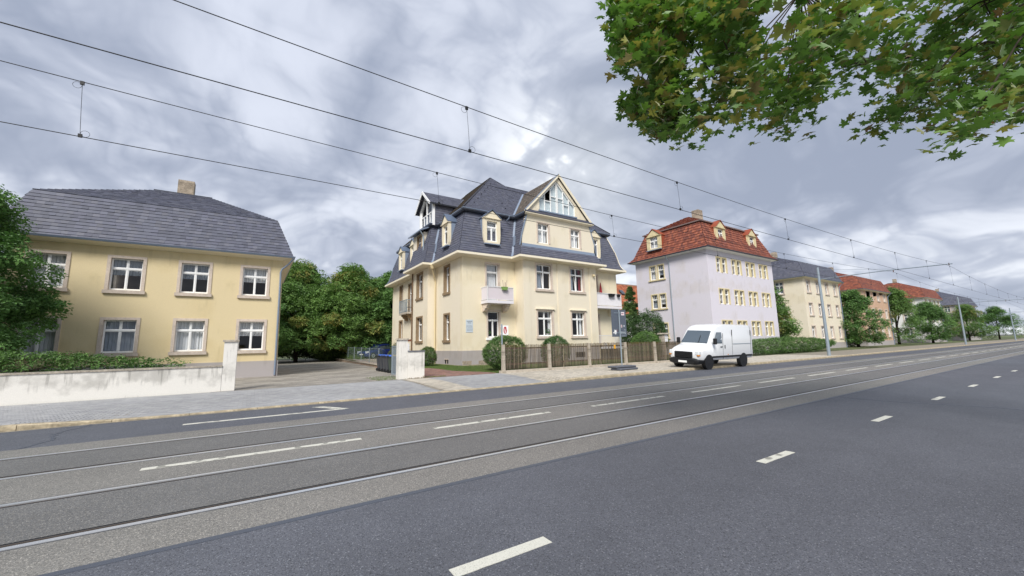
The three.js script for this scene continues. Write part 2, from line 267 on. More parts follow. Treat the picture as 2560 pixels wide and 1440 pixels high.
// lawn: blades of grass
{
  const blade = new Geo().tri([-0.006, 0, 0], [0.006, 0, 0], [0.004, 0.5, 0.06]).tri([-0.006, 0, 0], [0.004, 0.5, 0.06], [-0.003, 0.5, 0.06]).tri([-0.003, 0.5, 0.06], [0.004, 0.5, 0.06], [0.002, 1, 0.28]).build();
  const spots = []; seed(41);
  const area = (n, x0, x1, z0, z1, h0, h1, ok) => { for (let i = 0; i < n; i++) { const x = rr(x0, x1), z = rr(z0, z1); if (ok && !ok(x, z)) continue; spots.push([x, z, rr(h0, h1)]); } };
  area(42000, 8.4, 11.6, -30, -18.35, 0.05, 0.11, (x, z) => x > 10.9 - 1.35 * smooth(-18.9, -21.5, z) - 0.5 * smooth(-21.5, -26, z));
  area(36000, 11.4, 34, -23.9, -18.4, 0.06, 0.15); area(9000, 11.3, 33, -18.5, -18.3, 0.10, 0.26);
  area(1500, 4.7, 6.1, -20.6, -18.4, 0.03, 0.09, (x, z) => rnd() < fbm(x * 2, z * 2, 3)); area(2500, 8.2, 9.4, -50, -41, 0.2, 0.6); area(1400, 5.9, 8.0, -18.45, -18.28, 0.03, 0.09, (x, z) => rnd() < 0.5);
  const m = new THREE.InstancedMesh(blade, M.grass, spots.length), q = new THREE.Object3D(), c = new THREE.Color();
  spots.forEach(([x, z, h], i) => { q.position.set(x, gardenY(x, z) + (x > 8.15 && z < -30 ? 0.03 : 0), z); q.rotation.set(rr(-0.3, 0.3), rr(0, 6.28), rr(-0.3, 0.3)); q.scale.set(rr(0.7, 1.4), h, h); q.updateMatrix(); m.setMatrixAt(i, q.matrix); const t = rnd(); c.setRGB(lerp(0.055, 0.15, t), lerp(0.115, 0.20, t), lerp(0.022, 0.05, t)); m.setColorAt(i, c); });
  m.name = 'grass'; m.userData = { kind: 'stuff', label: 'short green grass in the front garden and along the fence', category: 'grass' }; m.castShadow = m.receiveShadow = true; scene.add(m);
}

// ───────────────────────── building kit ─────────────────────────
const FR = { rot: 0, map: (s, y, d) => [s, y, d] }, LF = { rot: -Math.PI / 2, map: (s, y, d) => [-d, y, s] }, RT = { rot: Math.PI / 2, map: (s, y, d) => [d, y, -s] }, BK = { rot: Math.PI, map: (s, y, d) => [-s, y, -d] };
function extrude(outline, holes, t, d) {                        // a wall in its own axes: s to the right, y up, outer face at d
  const sh = new THREE.Shape(outline.map(([x, y]) => new THREE.Vector2(x, y)));
  for (const h of holes) { const r = h.length === 4 && !Array.isArray(h[0]) ? [[h[0], h[2]], [h[0], h[3]], [h[1], h[3]], [h[1], h[2]]] : h; sh.holes.push(new THREE.Path(r.map(([x, y]) => new THREE.Vector2(x, y)))); }
  return uvBox(new THREE.ExtrudeGeometry(sh, { depth: t, bevelEnabled: false }).translate(0, 0, d - t));
}
const wall = (parent, F, d, outline, holes, mat, t = 0.35, name = 'wall') => put(parent, name, extrude(outline, holes, t, d), mat, null, F.rot);
const rect = (a, b, y0, y1) => [[a, y0], [b, y0], [b, y1], [a, y1]];
// a glazed window in an opening whose lower left corner on the wall face is (s, y); outward is +z of its own axes
function win(parent, F, d, s, y, w, h, o = {}) {
  const { cols = 2, split = 0.68, r = 0.15, lower = cols, surround, sw = 0.11, sill, cap, curtain, tilt, deep, frame = M.frame, bars = 0 } = o, f = 0.04, g = new Geo(), z0 = -r - 0.06, z1 = -r;
  g.box(0.008, f, 0.008, h - 0.008, z0, z1).box(w - f, w - 0.008, 0.008, h - 0.008, z0, z1).box(f, w - f, 0.008, f + 0.02, z0, z1).box(f, w - f, h - f, h - 0.008, z0, z1);
  const ty = split ? h * split : h; if (split) g.box(f, w - f, ty - 0.035, ty + 0.035, z0, z1 + 0.02);
  const panes = [], m = 0.032;
  const row = (n, a, b) => { for (let i = 0; i < n; i++) { const x0 = lerp(f, w - f, i / n), x1 = lerp(f, w - f, (i + 1) / n); if (i) g.box(x0 - 0.022, x0 + 0.022, a, b, z0, z1 + 0.012); panes.push([x0 + (i ? 0.022 : 0), x1 - (i < n - 1 ? 0.022 : 0), a, b, i]); } };
  row(lower, f + 0.02, split ? ty - 0.035 : h - f); if (split) row(cols, ty + 0.035, h - f);
  for (let i = 1; i <= bars; i++) { const x = lerp(f, w - f, i / (bars + 1)); g.box(x - 0.012, x + 0.012, ty + 0.05, h - f, z0 + 0.02, z1); }
  const me = put(parent, 'window', g, frame, deep ? [s, y, d] : F.map(s, y, d), deep ? 0 : F.rot), kids = deep ? parent : me, off = deep ? [s, y, d] : [0, 0, 0];
  const at = (x, yy, z) => [off[0] + x, off[1] + yy, off[2] + z];
  panes.forEach(([x0, x1, a, b, i], k) => {
    const pw = x1 - x0, ph = b - a, sash = new Geo().box(0, m, 0, ph, -0.05, 0.004).box(pw - m, pw, 0, ph, -0.05, 0.004).box(m, pw - m, 0, m, -0.05, 0.004).box(m, pw - m, ph - m, ph, -0.05, 0.004);
    const sm = put(kids, 'sash', sash, frame, at(x0, a, z1 - 0.004)), pm = put(kids, 'pane', new THREE.PlaneGeometry(pw - 2 * m, ph - 2 * m).translate(pw / 2, ph / 2, -0.025), M.glass, at(x0, a, z1 - 0.004));
    if (tilt === k) { sm.rotation.x = pm.rotation.x = -0.11; sm.position.z -= 0.02; pm.position.z -= 0.02; }
  });
  if (surround) {                                              // stone round the opening, turned into the reveal
    const q = new Geo(), p = 0.035, rv = -r + 0.002; q.box(-sw, 0.012, sill ? 0 : -0.02, h + sw, rv, p).box(w - 0.012, w + sw, sill ? 0 : -0.02, h + sw, rv, p).box(0.012, w - 0.012, h - 0.012, h + sw, rv, p);
    put(kids, 'window_surround', q, surround, at(0, 0, 0));
  }
  if (sill) put(kids, 'window_sill', new Geo().box(-sw - 0.05, w + sw + 0.05, -0.17, -0.004, -r, 0.10), sill, at(0, 0, 0));
  if (cap) put(kids, 'window_cap', new Geo().box(-sw - 0.07, w + sw + 0.07, h + sw + 0.003, h + sw + 0.07, 0.002, 0.13), cap, at(0, 0, 0));
  if (curtain) for (const [a, b, mat, y0] of curtain) {         // hanging cloth in folds behind the glass
    const c = new Geo(), n = Math.max(4, Math.round((b - a) * w / 0.045)); const zz = (i) => -r - 0.22 + 0.025 * Math.sin(i * 1.9) + 0.01 * Math.sin(i * 0.7);
    for (let i = 0; i < n; i++) { const u = lerp(a * w, b * w, i / n), v = lerp(a * w, b * w, (i + 1) / n); c.quad([u, (y0 ?? 0.02) * h, zz(i)], [v, (y0 ?? 0.02) * h, zz(i + 1)], [v, h + 0.05, zz(i + 1)], [u, h + 0.05, zz(i)]); }
    put(kids, 'curtain', c, mat, at(0, 0, 0));
  }
  return me;
}
// overlapping courses of slates or tiles: P(u, v) is the surface, ext(v) its ends, vs the course lines
function courses(g, P, ext, vs, w, tones, t = 0.03, jitter = 0.12, shade = 1) {
  for (let k = 0; k < vs.length - 1; k++) {
    const v0 = vs[k], v1 = vs[k + 1], [l0, r0] = ext(v0), [l1, r1] = ext(v1), lo = Math.min(l0, l1), hi = Math.max(r0, r1), mid = (lo + hi) / 2;
    const A = new THREE.Vector3(...P(mid, v0)), B = new THREE.Vector3(...P(mid + 0.1, v0)), C = new THREE.Vector3(...P(mid, v1)), N = B.sub(A).cross(C.clone().sub(A)).normalize(); if (N.y < -0.02 || (Math.abs(N.y) <= 0.02 && P.out && N.dot(P.out) < 0)) N.negate();
    const up = (q, h) => [q[0] + N.x * h, q[1] + N.y * h, q[2] + N.z * h];
    for (let a = lo - rr(0, 1) * w; a < hi; ) {
      const b = a + w * rr(0.82, 1.18), a0 = clamp(a, l0, r0), b0 = clamp(b, l0, r0), a1 = clamp(a, l1, r1), b1 = clamp(b, l1, r1); a = b; if (b0 - a0 < 0.004 && b1 - a1 < 0.004) continue;
      const c = tones[Math.floor(rnd() * tones.length)], q = rr(1 - jitter, 1 + jitter) * shade, th = t * rr(0.75, 1.25); g.col = [c[0] * q, c[1] * q, c[2] * q];
      const p00 = up(P(a0, v0), th), p10 = up(P(b0, v0), th * rr(0.85, 1.15)), p11 = up(P(b1, v1), t * 0.15), p01 = up(P(a1, v1), t * 0.15);
      g.quad(p00, p10, p11, p01).quad(up(P(a0, v0), -0.005), up(P(b0, v0), -0.005), p10, p00);
    }
  }
}
function roofPlane(g, O, U, V, poly, exp, w, tones, t, jitter, inset = 0) {   // a flat roof face given by a convex polygon in (u, v)
  const P = (u, v) => [O[0] + U[0] * u + V[0] * v, O[1] + U[1] * u + V[1] * v, O[2] + U[2] * u + V[2] * v], v0 = Math.min(...poly.map((q) => q[1])), v1 = Math.max(...poly.map((q) => q[1]));
  const ext = (v) => { const vv = clamp(v, v0 + 1e-4, v1 - 1e-4); let l = 1e9, r = -1e9; poly.forEach(([a, b], i) => { const [c, d] = poly[(i + 1) % poly.length]; if ((b - vv) * (d - vv) <= 0 && b !== d) { const u = a + (c - a) * (vv - b) / (d - b); l = Math.min(l, u); r = Math.max(r, u); } }); return [l + inset, r - inset]; };
  const n = Math.max(1, Math.round((v1 - v0) / exp)); courses(g, P, ext, Array.from({ length: n + 1 }, (_, i) => lerp(v0, v1, i / n)), w, tones, t, jitter);
  return poly.map(([u, v]) => P(u, v - 0));
}
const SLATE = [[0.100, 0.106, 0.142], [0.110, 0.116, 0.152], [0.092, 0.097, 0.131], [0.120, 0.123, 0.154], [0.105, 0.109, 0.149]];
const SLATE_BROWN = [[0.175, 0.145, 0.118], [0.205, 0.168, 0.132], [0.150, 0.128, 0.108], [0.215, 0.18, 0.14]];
const TILE = [[0.235, 0.068, 0.040], [0.275, 0.085, 0.048], [0.195, 0.058, 0.037], [0.31, 0.10, 0.055], [0.165, 0.055, 0.040]];
// a gabled dormer with rendered front, cheeks and a small pitched roof, in the axes of its facade
function dormer(parent, F, d, s, w, y0, yE, yA, ww, wy0, wh, o = {}) {
  const h = w / 2, back = o.back ?? 1.0, mat = o.mat ?? M.cream, front = new Geo(), taper = o.taper ?? 0.10;
  const root = put(parent, 'dormer', extrude([[-h + taper, y0], [h - taper, y0], [h - taper * 0.3, y0 + 0.25], [h, y0 + 0.7], [h, yE], [-h, yE], [-h, y0 + 0.7], [-h + taper * 0.3, y0 + 0.25]], [[-ww / 2, ww / 2, wy0, wy0 + wh]], 0.2, 0), mat, F.map(s, 0, d), F.rot);
  for (const k of [-1, 1]) put(root, 'cheek', new Geo().box(Math.min(k * h, k * (h - 0.05)), Math.max(k * h, k * (h - 0.05)), y0 + 0.15, yE + 0.02, -back, -0.205), o.cheek ?? M.zinc);
  put(root, 'pediment', extrude([[-h - 0.02, yE + 0.004], [h + 0.02, yE + 0.004], [h + 0.02, yE + 0.09], [0, yA - 0.09], [-h - 0.02, yE + 0.09]], [], 0.2, 0.035), mat);
  put(root, 'cornice', new Geo().box(-h - 0.06, h + 0.06, yE - 0.035, yE, -0.18, 0.10), mat);
  const e = h + 0.06, rf = new Geo();
  for (const k of [-1, 1]) rf.hull([[k * e, yE + 0.01, 0.11], [0, yA, 0.11], [0, yA + 0.055, 0.11], [k * e, yE + 0.075, 0.11]], [[k * e, yE + 0.01, -back - 0.3], [0, yA, -back - 0.3], [0, yA + 0.055, -back - 0.3], [k * e, yE + 0.075, -back - 0.3]]);
  put(root, 'dormer_roof', rf, o.roof ?? M.zincRoof);
  put(root, 'dormer_sill', new Geo().box(-h + taper - 0.05, h - taper + 0.05, y0 - 0.05, y0 + 0.02, -0.15, 0.12), M.zinc);
  win(root, FR, 0, -ww / 2, wy0, ww, wh, { cols: 1, lower: 2, split: 0.70, r: 0.11, deep: true, curtain: [[0.02, 0.98, M.curtain]], ...o.win });
  return root;
}
function pipe(parent, pts, r, mat, name = 'downpipe') { return put(parent, name, tube(pts, r, 8, pts.length * 6), mat); }
function balcony(parent, F, s0, s1, dW, dO, y0, y1, top, o = {}) {
  const mat = o.mat ?? M.steelWhite, n = Math.round((s1 - s0) / (o.gap ?? 0.11)), b = put(parent, 'balcony', new Geo().box(0, s1 - s0, y0, y1, 0.002, dO - dW), o.slab ?? M.cladding, F.map(s0, 0, dW), F.rot), D = dO - dW, L = s1 - s0;
  const rl = new Geo().box(0, L, top - 0.045, top, D - 0.05, D).box(0, 0.04, top - 0.045, top, 0, D - 0.05).box(L - 0.04, L, top - 0.045, top, 0, D - 0.05).box(0, L, y1 + 0.06, y1 + 0.09, D - 0.045, D - 0.01).box(0.004, 0.035, y1 + 0.06, y1 + 0.09, 0, D - 0.05).box(L - 0.035, L - 0.004, y1 + 0.06, y1 + 0.09, 0, D - 0.05);
  put(b, 'railing', rl, mat); const bar = new Geo().box(-0.009, 0.009, y1, top - 0.045, -0.009, 0.009).build(), post = new Geo().box(-0.022, 0.022, y1, top - 0.045, -0.022, 0.022).build();
  for (let i = 0; i <= n; i++) put(b, 'baluster', i === 0 || i === n ? post : bar, mat, [lerp(0.025, L - 0.025, i / n), 0, D - 0.028]);
  const k = Math.max(3, Math.round(D / (o.gap ?? 0.11))); for (let i = 1; i < k; i++) for (const x of [0.02, L - 0.02]) put(b, 'baluster', bar, mat, [x, 0, lerp(0, D - 0.03, i / k)]);
  if (o.panel) { put(b, 'privacy_panel', new Geo().box(0.05, L - 0.05, y1 + 0.10, top - 0.06, D - 0.068, D - 0.058), o.panel); for (const x of o.sides ?? [0.036]) put(b, 'privacy_panel', new Geo().box(x, x + 0.008, y1 + 0.10, top - 0.06, 0.05, D - 0.08), o.panel); }
  for (const x of o.corbels ?? []) { const c = [[0, y0], [D * 0.8, y0], [D * 0.8, y0 - 0.14], [D * 0.62, y0 - 0.20], [D * 0.60, y0 - 0.30], [D * 0.38, y0 - 0.36], [D * 0.34, y0 - 0.46], [0.03, y0 - 0.56], [0, y0 - 0.56]]; const sh = new THREE.Shape(c.map(([a, q]) => new THREE.Vector2(a, q))); put(b, 'corbel', uvBox(new THREE.ExtrudeGeometry(sh, { depth: 0.26, bevelEnabled: false }).rotateY(-Math.PI / 2).translate(0.13 + x, 0, 0.003)), o.stone ?? M.stonePink); }
  return b;
}

// ───────────────────────── the villa ─────────────────────────
const villa = thing('villa', 'cream three-storey villa with dark slate mansard roof and glazed gable', 'house');
{
  seed(101);
  const V = villa, XL = 11.65, XR = 26.8, ZF = -24, ZB = -40.05, BX0 = 15.95, BX1 = 23.2, ZY = -22.94, RX = 10.98, RZ0 = -32, RZ1 = -28.63, E = 7.78, y0 = 0.05, T = 0.35;
  // openings
  const oDoorL = [13.53, 14.55, 4.68, 7.36], oGfL = [13.61, 14.56, 2.12, 3.95], oA1 = [17.16, 18.57, 5.62, 7.48], oB1 = [20.45, 21.83, 5.62, 7.48], oA0 = [17.17, 18.55, 2.16, 4.0], oB0 = [20.43, 21.80, 2.16, 4.0];
  const oDoorR = [23.62, 24.42, 4.68, 7.32], oDoorR0 = [23.62, 24.42, 1.32, 3.95];
  wall(V, FR, ZF, rect(XL, BX0, y0, E), [oDoorL, oGfL], M.cream); wall(V, FR, ZF, rect(BX1, XR, y0, E), [oDoorR, oDoorR0], M.cream);
  wall(V, FR, ZY, rect(BX0, BX1, y0, E), [oA1, oB1, oA0, oB0], M.creamPale);
  wall(V, LF, -BX0, rect(ZF - 0.0, ZY - T, y0, E), [], M.creamPale); wall(V, RT, BX1, rect(-ZY + T, -ZF, y0, E), [], M.creamPale);
  const oL0 = [-27.0, -26.06, 2.02, 3.86], oL1 = [-27.0, -26.06, 5.48, 7.42], oR0 = [-31.0, -29.72, 2.04, 3.88], oR1 = [-31.0, -29.72, 5.46, 7.42], oF0 = [-37.7, -36.8, 2.45, 4.02], oF1 = [-37.7, -36.85, 5.0, 7.36], oBd = [-35.1, -34.2, 4.7, 7.2];
  wall(V, LF, -XL, rect(RZ1, ZF - T, y0, E), [oL0, oL1], M.creamPale); wall(V, LF, -RX, rect(RZ0, RZ1, y0, E), [oR0, oR1], M.creamPale); wall(V, LF, -XL, rect(ZB + T, RZ0, y0, E), [oF0, oF1, oBd], M.creamPale);
  wall(V, FR, RZ1, rect(RX + T, XL, y0, E), [], M.creamPale); wall(V, BK, -RZ0, rect(-XL, -RX - T, y0, E), [], M.creamPale);
  wall(V, RT, XR, rect(-ZF + T, -ZB - T, y0, E), [], M.cream); wall(V, BK, -ZB, rect(-XR, -XL, y0, E), [], M.cream);
  for (const y of [0.9, 4.3, 7.62]) put(V, 'floor_slab', new Geo().box(XL + T + 0.01, XR - T - 0.01, y, y + 0.16, ZB + T + 0.01, ZF - T - 0.01).box(BX0 + T, BX1 - T, y, y + 0.16, ZF - T - 0.01, ZY - T - 0.01).box(RX + T + 0.01, XL + T + 0.01, y, y + 0.16, RZ0 + T, RZ1 - T), M.floor);
  put(V, 'room_wall', new Geo().box(XL + 5.2, XL + 5.3, 0.9, 7.6, ZB + 1, ZF - 0.6).box(XL + 0.5, XR - 0.5, 0.9, 7.6, ZF - 4.9, ZF - 4.8).box(BX0 + 3.5, BX0 + 3.7, 0.9, 7.6, ZF - 4.7, ZY - 0.5), M.room);
  // plinth with weathered stone at its foot
  const pl = (F, d, a, b, t = 1.27) => put(V, 'plinth', extrude([[a, 0], [b, 0], [b, t], [a, t]], [], 0.05, d + 0.045), M.plinth, null, F.rot);
  put(V, 'plinth', extrude([[XL - 0.045, 0], [BX0, 0], [BX0, 1.27], [XL - 0.045, 1.27]], [], 0.05, ZF + 0.045), M.plinth); pl(FR, ZY, BX0 - 0.045, BX1 + 0.045); pl(FR, ZF, BX1, XR);
  put(V, 'plinth', extrude([[RZ1, 0], [ZF - 0.006, 0], [ZF - 0.006, 1.27], [RZ1, 1.27]], [[-26.83, -26.15, 0.36, 0.64]], 0.05, -XL + 0.045), M.plinth, null, LF.rot); pl(LF, -RX, RZ0, RZ1 + 0.045, 1.2); pl(FR, RZ1, RX, XL - 0.05, 1.2);
  put(V, 'cellar_window', new Geo().box(-26.83, -26.15, 0.36, 0.64, -XL - 0.2, -XL + 0.005), M.black, null, LF.rot); put(V, 'cellar_window_frame', new Geo().box(-26.52, -26.47, 0.36, 0.64, -XL + 0.005, -XL + 0.03).box(-26.83, -26.15, 0.64, 0.70, -XL + 0.02, -XL + 0.07), M.stonePink, null, LF.rot);
  put(V, 'cellar_grille', new Geo().box(20.6, 21.6, 0.55, 0.95, ZY + 0.045, ZY + 0.06), M.black);
  for (let s = XL - 0.02; s < BX0 - 0.4; ) { const w = rr(0.26, 0.55); for (const [a, b] of [[0.1, 0.36], [0.365, 0.60]]) { if (b > 0.5 && rnd() < 0.25) continue; put(V, 'stone', new Geo().hull([[s, a, ZF + 0.05], [s + w - 0.015, a, ZF + 0.05], [s + w - 0.015, b - rr(0, 0.03), ZF + 0.05], [s, b - rr(0, 0.03), ZF + 0.05]], [[s + 0.03, a + 0.02, ZF + rr(0.054, 0.066)], [s + w - 0.05, a + 0.02, ZF + rr(0.054, 0.066)], [s + w - 0.05, b - 0.05, ZF + rr(0.054, 0.066)], [s + 0.03, b - 0.05, ZF + rr(0.054, 0.066)]]), M.rubble); } s += w; }
  for (let s = -27.9; s < ZF - 0.4; ) { const w = rr(0.24, 0.5); put(V, 'stone', new Geo().hull([[s, 0.1, -XL + 0.05], [s + w - 0.015, 0.1, -XL + 0.05], [s + w - 0.015, 0.32, -XL + 0.05], [s, 0.32, -XL + 0.05]], [[s + 0.03, 0.12, -XL + 0.062], [s + w - 0.05, 0.12, -XL + 0.062], [s + w - 0.05, 0.28, -XL + 0.062], [s + 0.03, 0.28, -XL + 0.062]]), M.rubble, null, LF.rot); s += w; }
  // flat pilaster strips of the bay
  for (const [a, b] of [[BX0 + 0.003, 16.55], [19.12, 19.86], [22.45, BX1 - 0.003]]) put(V, 'pilaster', extrude(rect(a, b, 1.28, E - 0.02), [], 0.05, ZY + 0.048), M.creamPale);
  // windows
  const o = (F, d, r, opt) => win(V, F, d, r[0], r[2], r[1] - r[0], r[3] - r[2], opt);
  o(FR, ZF, oDoorL, { cols: 1, lower: 1, split: 0.78, surround: M.stonePink, curtain: [[0.02, 0.98, M.curtain]] }); o(FR, ZF, oGfL, { cols: 1, lower: 2, split: 0.66, surround: M.stonePink, sill: M.frame });
  o(FR, ZY, oA1, { surround: M.stonePink, sill: M.stonePink, tilt: 0, curtain: [[0.02, 0.46, M.curtainGrey]], split: 0.70 }); o(FR, ZY, oB1, { surround: M.stonePink, sill: M.stonePink, tilt: 0, split: 0.70, curtain: [[0.02, 0.4, M.curtainGrey], [0.82, 0.99, M.redCloth]] });
  o(FR, ZY, oA0, { surround: M.stonePink, sill: M.stonePink, cap: M.creamTrim, split: 0.70, curtain: [[0.86, 0.99, M.curtain]] }); o(FR, ZY, oB0, { surround: M.stonePink, sill: M.stonePink, cap: M.creamTrim, split: 0.70, curtain: [[0.78, 0.98, M.curtain]] });
  o(FR, ZF, oDoorR, { cols: 1, lower: 1, split: 0.76, surround: M.stonePink, curtain: [[0.02, 0.98, M.curtainGrey, 0]] }); o(FR, ZF, oDoorR0, { cols: 1, lower: 1, split: 0.76, surround: M.stonePink, curtain: [[0.3, 0.98, M.curtain, 0]] });
  for (const q of [oL0, oL1, oR0, oR1]) o(LF, q[0] < -28 ? -RX : -XL, q, { surround: M.stoneBrown, sill: M.stoneBrown, cols: 1, lower: q[0] < -28 ? 2 : 1, split: 0.70, r: 0.2, curtain: [[0.02, 0.98, q === oL1 ? M.curtainGrey : M.curtainGrey]] });
  for (const q of [oF0, oF1]) o(LF, -XL, q, { surround: M.stoneBrown, sill: q === oF0 && M.stoneBrown, cols: 1, lower: 1, r: 0.2, curtain: [[0.02, 0.98, M.curtain]] }); o(LF, -XL, oBd, { cols: 1, lower: 1, surround: M.stoneBrown });
  // pot plants on two ground floor sills
  for (const [x, z, h] of [[18.25, ZY - 0.34, 0.34], [13.75, ZF - 0.34, 0.28]]) { const t = thing('pot_plant', x > 16 ? 'leafy pot plant in a white pot behind the bay window' : 'low green pot plant behind the window under the balcony', 'plant', [x, 2.24, z]); put(t, 'pot', cyl(0.06, 0.085, 0.14), M.frame); const g = new Geo(); for (let i = 0; i < 60; i++) { const a = rr(0, 6.28), q = rr(0.03, 0.2), y = 0.12 + rr(0, h), l = 0.06; g.quad([Math.cos(a) * q, y, Math.sin(a) * q], [Math.cos(a + 0.3) * (q + l), y + rr(-0.03, 0.05), Math.sin(a + 0.3) * (q + l)], [Math.cos(a) * (q + l * 1.8), y - 0.02, Math.sin(a) * (q + l * 1.8)], [Math.cos(a - 0.3) * (q + l), y + rr(-0.03, 0.05), Math.sin(a - 0.3) * (q + l)]); } stuff(put(t, 'leaves', g, std({ color: col('#4f7a34') }))); }

  // roofs: the plan of the walls, pushed in or out with height
  const plan = [[XL, ZB], [XL, RZ0], [RX, RZ0], [RX, RZ1], [XL, RZ1], [XL, ZF], [BX0, ZF], [BX0, ZY], [BX1, ZY], [BX1, ZF], [XR, ZF], [XR, ZB]], n = plan.length, GABLE = 7;
  const edge = plan.map((p, i) => { const q = plan[(i + 1) % n], dx = q[0] - p[0], dz = q[1] - p[1], L = Math.hypot(dx, dz); return { e: [dx / L, dz / L], nrm: [-dz / L, dx / L] }; });
  const prof = [[7.86, 0.66], [8.0, 0.46], [8.3, 0.30], [8.8, 0.17], [9.6, 0.0], [10.4, -0.25], [11.15, -0.5]], profG = [[7.86, 0.66], [8.0, 0.46], [8.35, 0.22], [8.72, 0.03], [8.9, 0], [11.2, 0]];
  const cut = (tb, y) => { let i = 0; while (i < tb.length - 2 && y > tb[i + 1][0]) i++; const [a, b] = [tb[i], tb[i + 1]]; return lerp(a[1], b[1], clamp((y - a[0]) / (b[0] - a[0]), 0, 1)); };
  const off = (i, y) => cut(i === GABLE ? profG : prof, y), vert = (i, of) => { const k = (i + n - 1) % n, a = of(k), b = of(i); return [plan[i % n][0] + edge[k].nrm[0] * a + edge[i % n].nrm[0] * b, plan[i % n][1] + edge[k].nrm[1] * a + edge[i % n].nrm[1] * b]; };
  for (let i = 0; i < n; i++) {
    const { e, nrm } = edge[i], p = plan[i], yTop = i === GABLE ? 8.74 : 11.15, g = new Geo(), dk = new Geo();
    const P = (u, y) => [p[0] + nrm[0] * off(i, y) + e[0] * u, y, p[1] + nrm[1] * off(i, y) + e[1] * u]; P.out = new THREE.Vector3(nrm[0], 0, nrm[1]);
    const ext = (y) => { const f = (k) => off(k, y), a = vert(i, f), b = vert((i + 1) % n, f); return [(a[0] - p[0]) * e[0] + (a[1] - p[1]) * e[1], (b[0] - p[0]) * e[0] + (b[1] - p[1]) * e[1]]; };
    const vs = []; for (let y = 7.88; y < yTop - 0.06; y += y < 8.05 ? 0.09 : y < 8.4 ? 0.16 : 0.195) vs.push(y); vs.push(yTop);
    courses(g, P, ext, vs, 0.26, SLATE, 0.026, 0.07);
    stuff(put(V, 'slates', g, M.slate));
    for (let k = 0; k < vs.length - 1; k++) { const [a, b] = ext(vs[k]), [c, d] = ext(vs[k + 1]), q = (u, y) => { const w = P(u, y); return [w[0] - nrm[0] * 0.03, w[1], w[2] - nrm[1] * 0.03]; }; dk.quad(q(a, vs[k]), q(b, vs[k]), q(d, vs[k + 1]), q(c, vs[k + 1])); }
    put(V, 'mansard_deck', dk, M.slateDeck);
    // eaves: fascia gutter and soffit
    const ring = (of, y) => { const a = vert(i, () => of), b = vert((i + 1) % n, () => of); return [[a[0], y, a[1]], [b[0], y, b[1]]]; };
    const [a0, b0] = ring(0.66, 7.90), [a1, b1] = ring(0.66, 7.75), [a2, b2] = ring(0.56, 7.71), [a3, b3] = ring(-0.01, 7.66), [a4, b4] = ring(0.60, 7.90);
    put(V, 'gutter', new Geo().quad(a1, b1, b0, a0).quad(a2, b2, b1, a1).quad(a0, b0, b4, a4), M.creamTrim); put(V, 'soffit', new Geo().quad(a3, b3, b2, a2), M.creamPale);
    const up = (o2, y, og) => { const f = (k) => (k === GABLE ? og : o2), a = vert(i, f), b = vert((i + 1) % n, f); return [[a[0], y, a[1]], [b[0], y, b[1]]]; };
    if (i !== GABLE) { const [c0, d0] = up(-0.52, 11.16, 0), [c1, d1] = up(-0.30, 11.12, 0.1), [c2, d2] = up(-0.19, 11.20, 0.1), [c3, d3] = up(-0.19, 11.33, 0.1), [c4, d4] = up(-0.30, 11.33, 0.1), [c5, d5] = up(-0.75, 11.37, -0.3); put(V, 'upper_gutter', new Geo().quad(c0, d0, d1, c1).quad(c1, d1, d2, c2).quad(c3, d3, d4, c4).quad(c4, d4, d5, c5), M.zincDark); put(V, 'gutter_edge', new Geo().quad(c2, d2, d3, c3), M.zincDark); const [l0, m0] = up(-0.18, 11.30, 0.11), [l1, m1] = up(-0.18, 11.345, 0.11); put(V, 'gutter_lip', new Geo().quad(l0, m0, m1, l1), M.zinc); }
  }
  put(V, 'attic_floor', new Geo().quad([XL + 0.3, 11.2, ZB + 0.3], [XR - 0.3, 11.2, ZB + 0.3], [XR - 0.3, 11.2, ZF - 0.5], [XL + 0.3, 11.2, ZF - 0.5]).quad([BX0 + 0.5, 11.19, ZF - 0.5], [BX1 - 0.5, 11.19, ZF - 0.5], [BX1 - 0.5, 11.19, ZY - 0.3], [BX0 + 0.5, 11.19, ZY - 0.3]).quad([RX + 0.5, 11.19, RZ0 + 0.5], [XL + 0.5, 11.19, RZ0 + 0.5], [XL + 0.5, 11.19, RZ1 - 0.5], [RX + 0.5, 11.19, RZ1 - 0.5]), M.room);
  // zinc valley and hip strips
  const strip = (pts, w, mat = M.zinc, name = 'valley_flashing') => { const g = new Geo(); for (let i = 0; i < pts.length - 1; i++) g.beam(pts[i], pts[i + 1], w, 0.05); return put(V, name, g, mat); };
  const ys = [7.9, 8.0, 8.3, 8.8, 9.6, 10.4, 11.15], line = (i, lift) => ys.map((y) => { const v = vert(i, (k) => off(k, y) + lift); return [v[0], y, v[1]]; });
  strip(line(6, 0.05), 0.46); strip(line(4, 0.05), 0.46); strip(line(9, 0.05), 0.4); strip(line(1, 0.05), 0.4);
  strip(line(10, 0.02), 0.10, M.creamTrim, 'hip_edge'); strip(line(0, 0.02), 0.10, M.zinc, 'hip_edge');
  for (const i of [7, 8]) strip([8.75, 9.6, 10.4, 11.15].map((y) => { const v = vert(i, (k) => (k === GABLE ? 0.012 : off(k, y) + 0.02)); return [v[0], y, v[1]]; }), 0.11, M.zinc, 'verge_flashing');
  // upper hipped roof
  const C = 11.35, A = [17.25, 16.7, -29.6], Ab = [17.25, 16.7, -34.6], B = [18.25, 15.7, -28.6], Bb = [18.25, 15.7, -35.6], D = [22.2, 15.7, -28.6], Db = [22.2, 15.7, -35.6], k45 = Math.SQRT1_2, vl = (y) => (y - C) / k45;
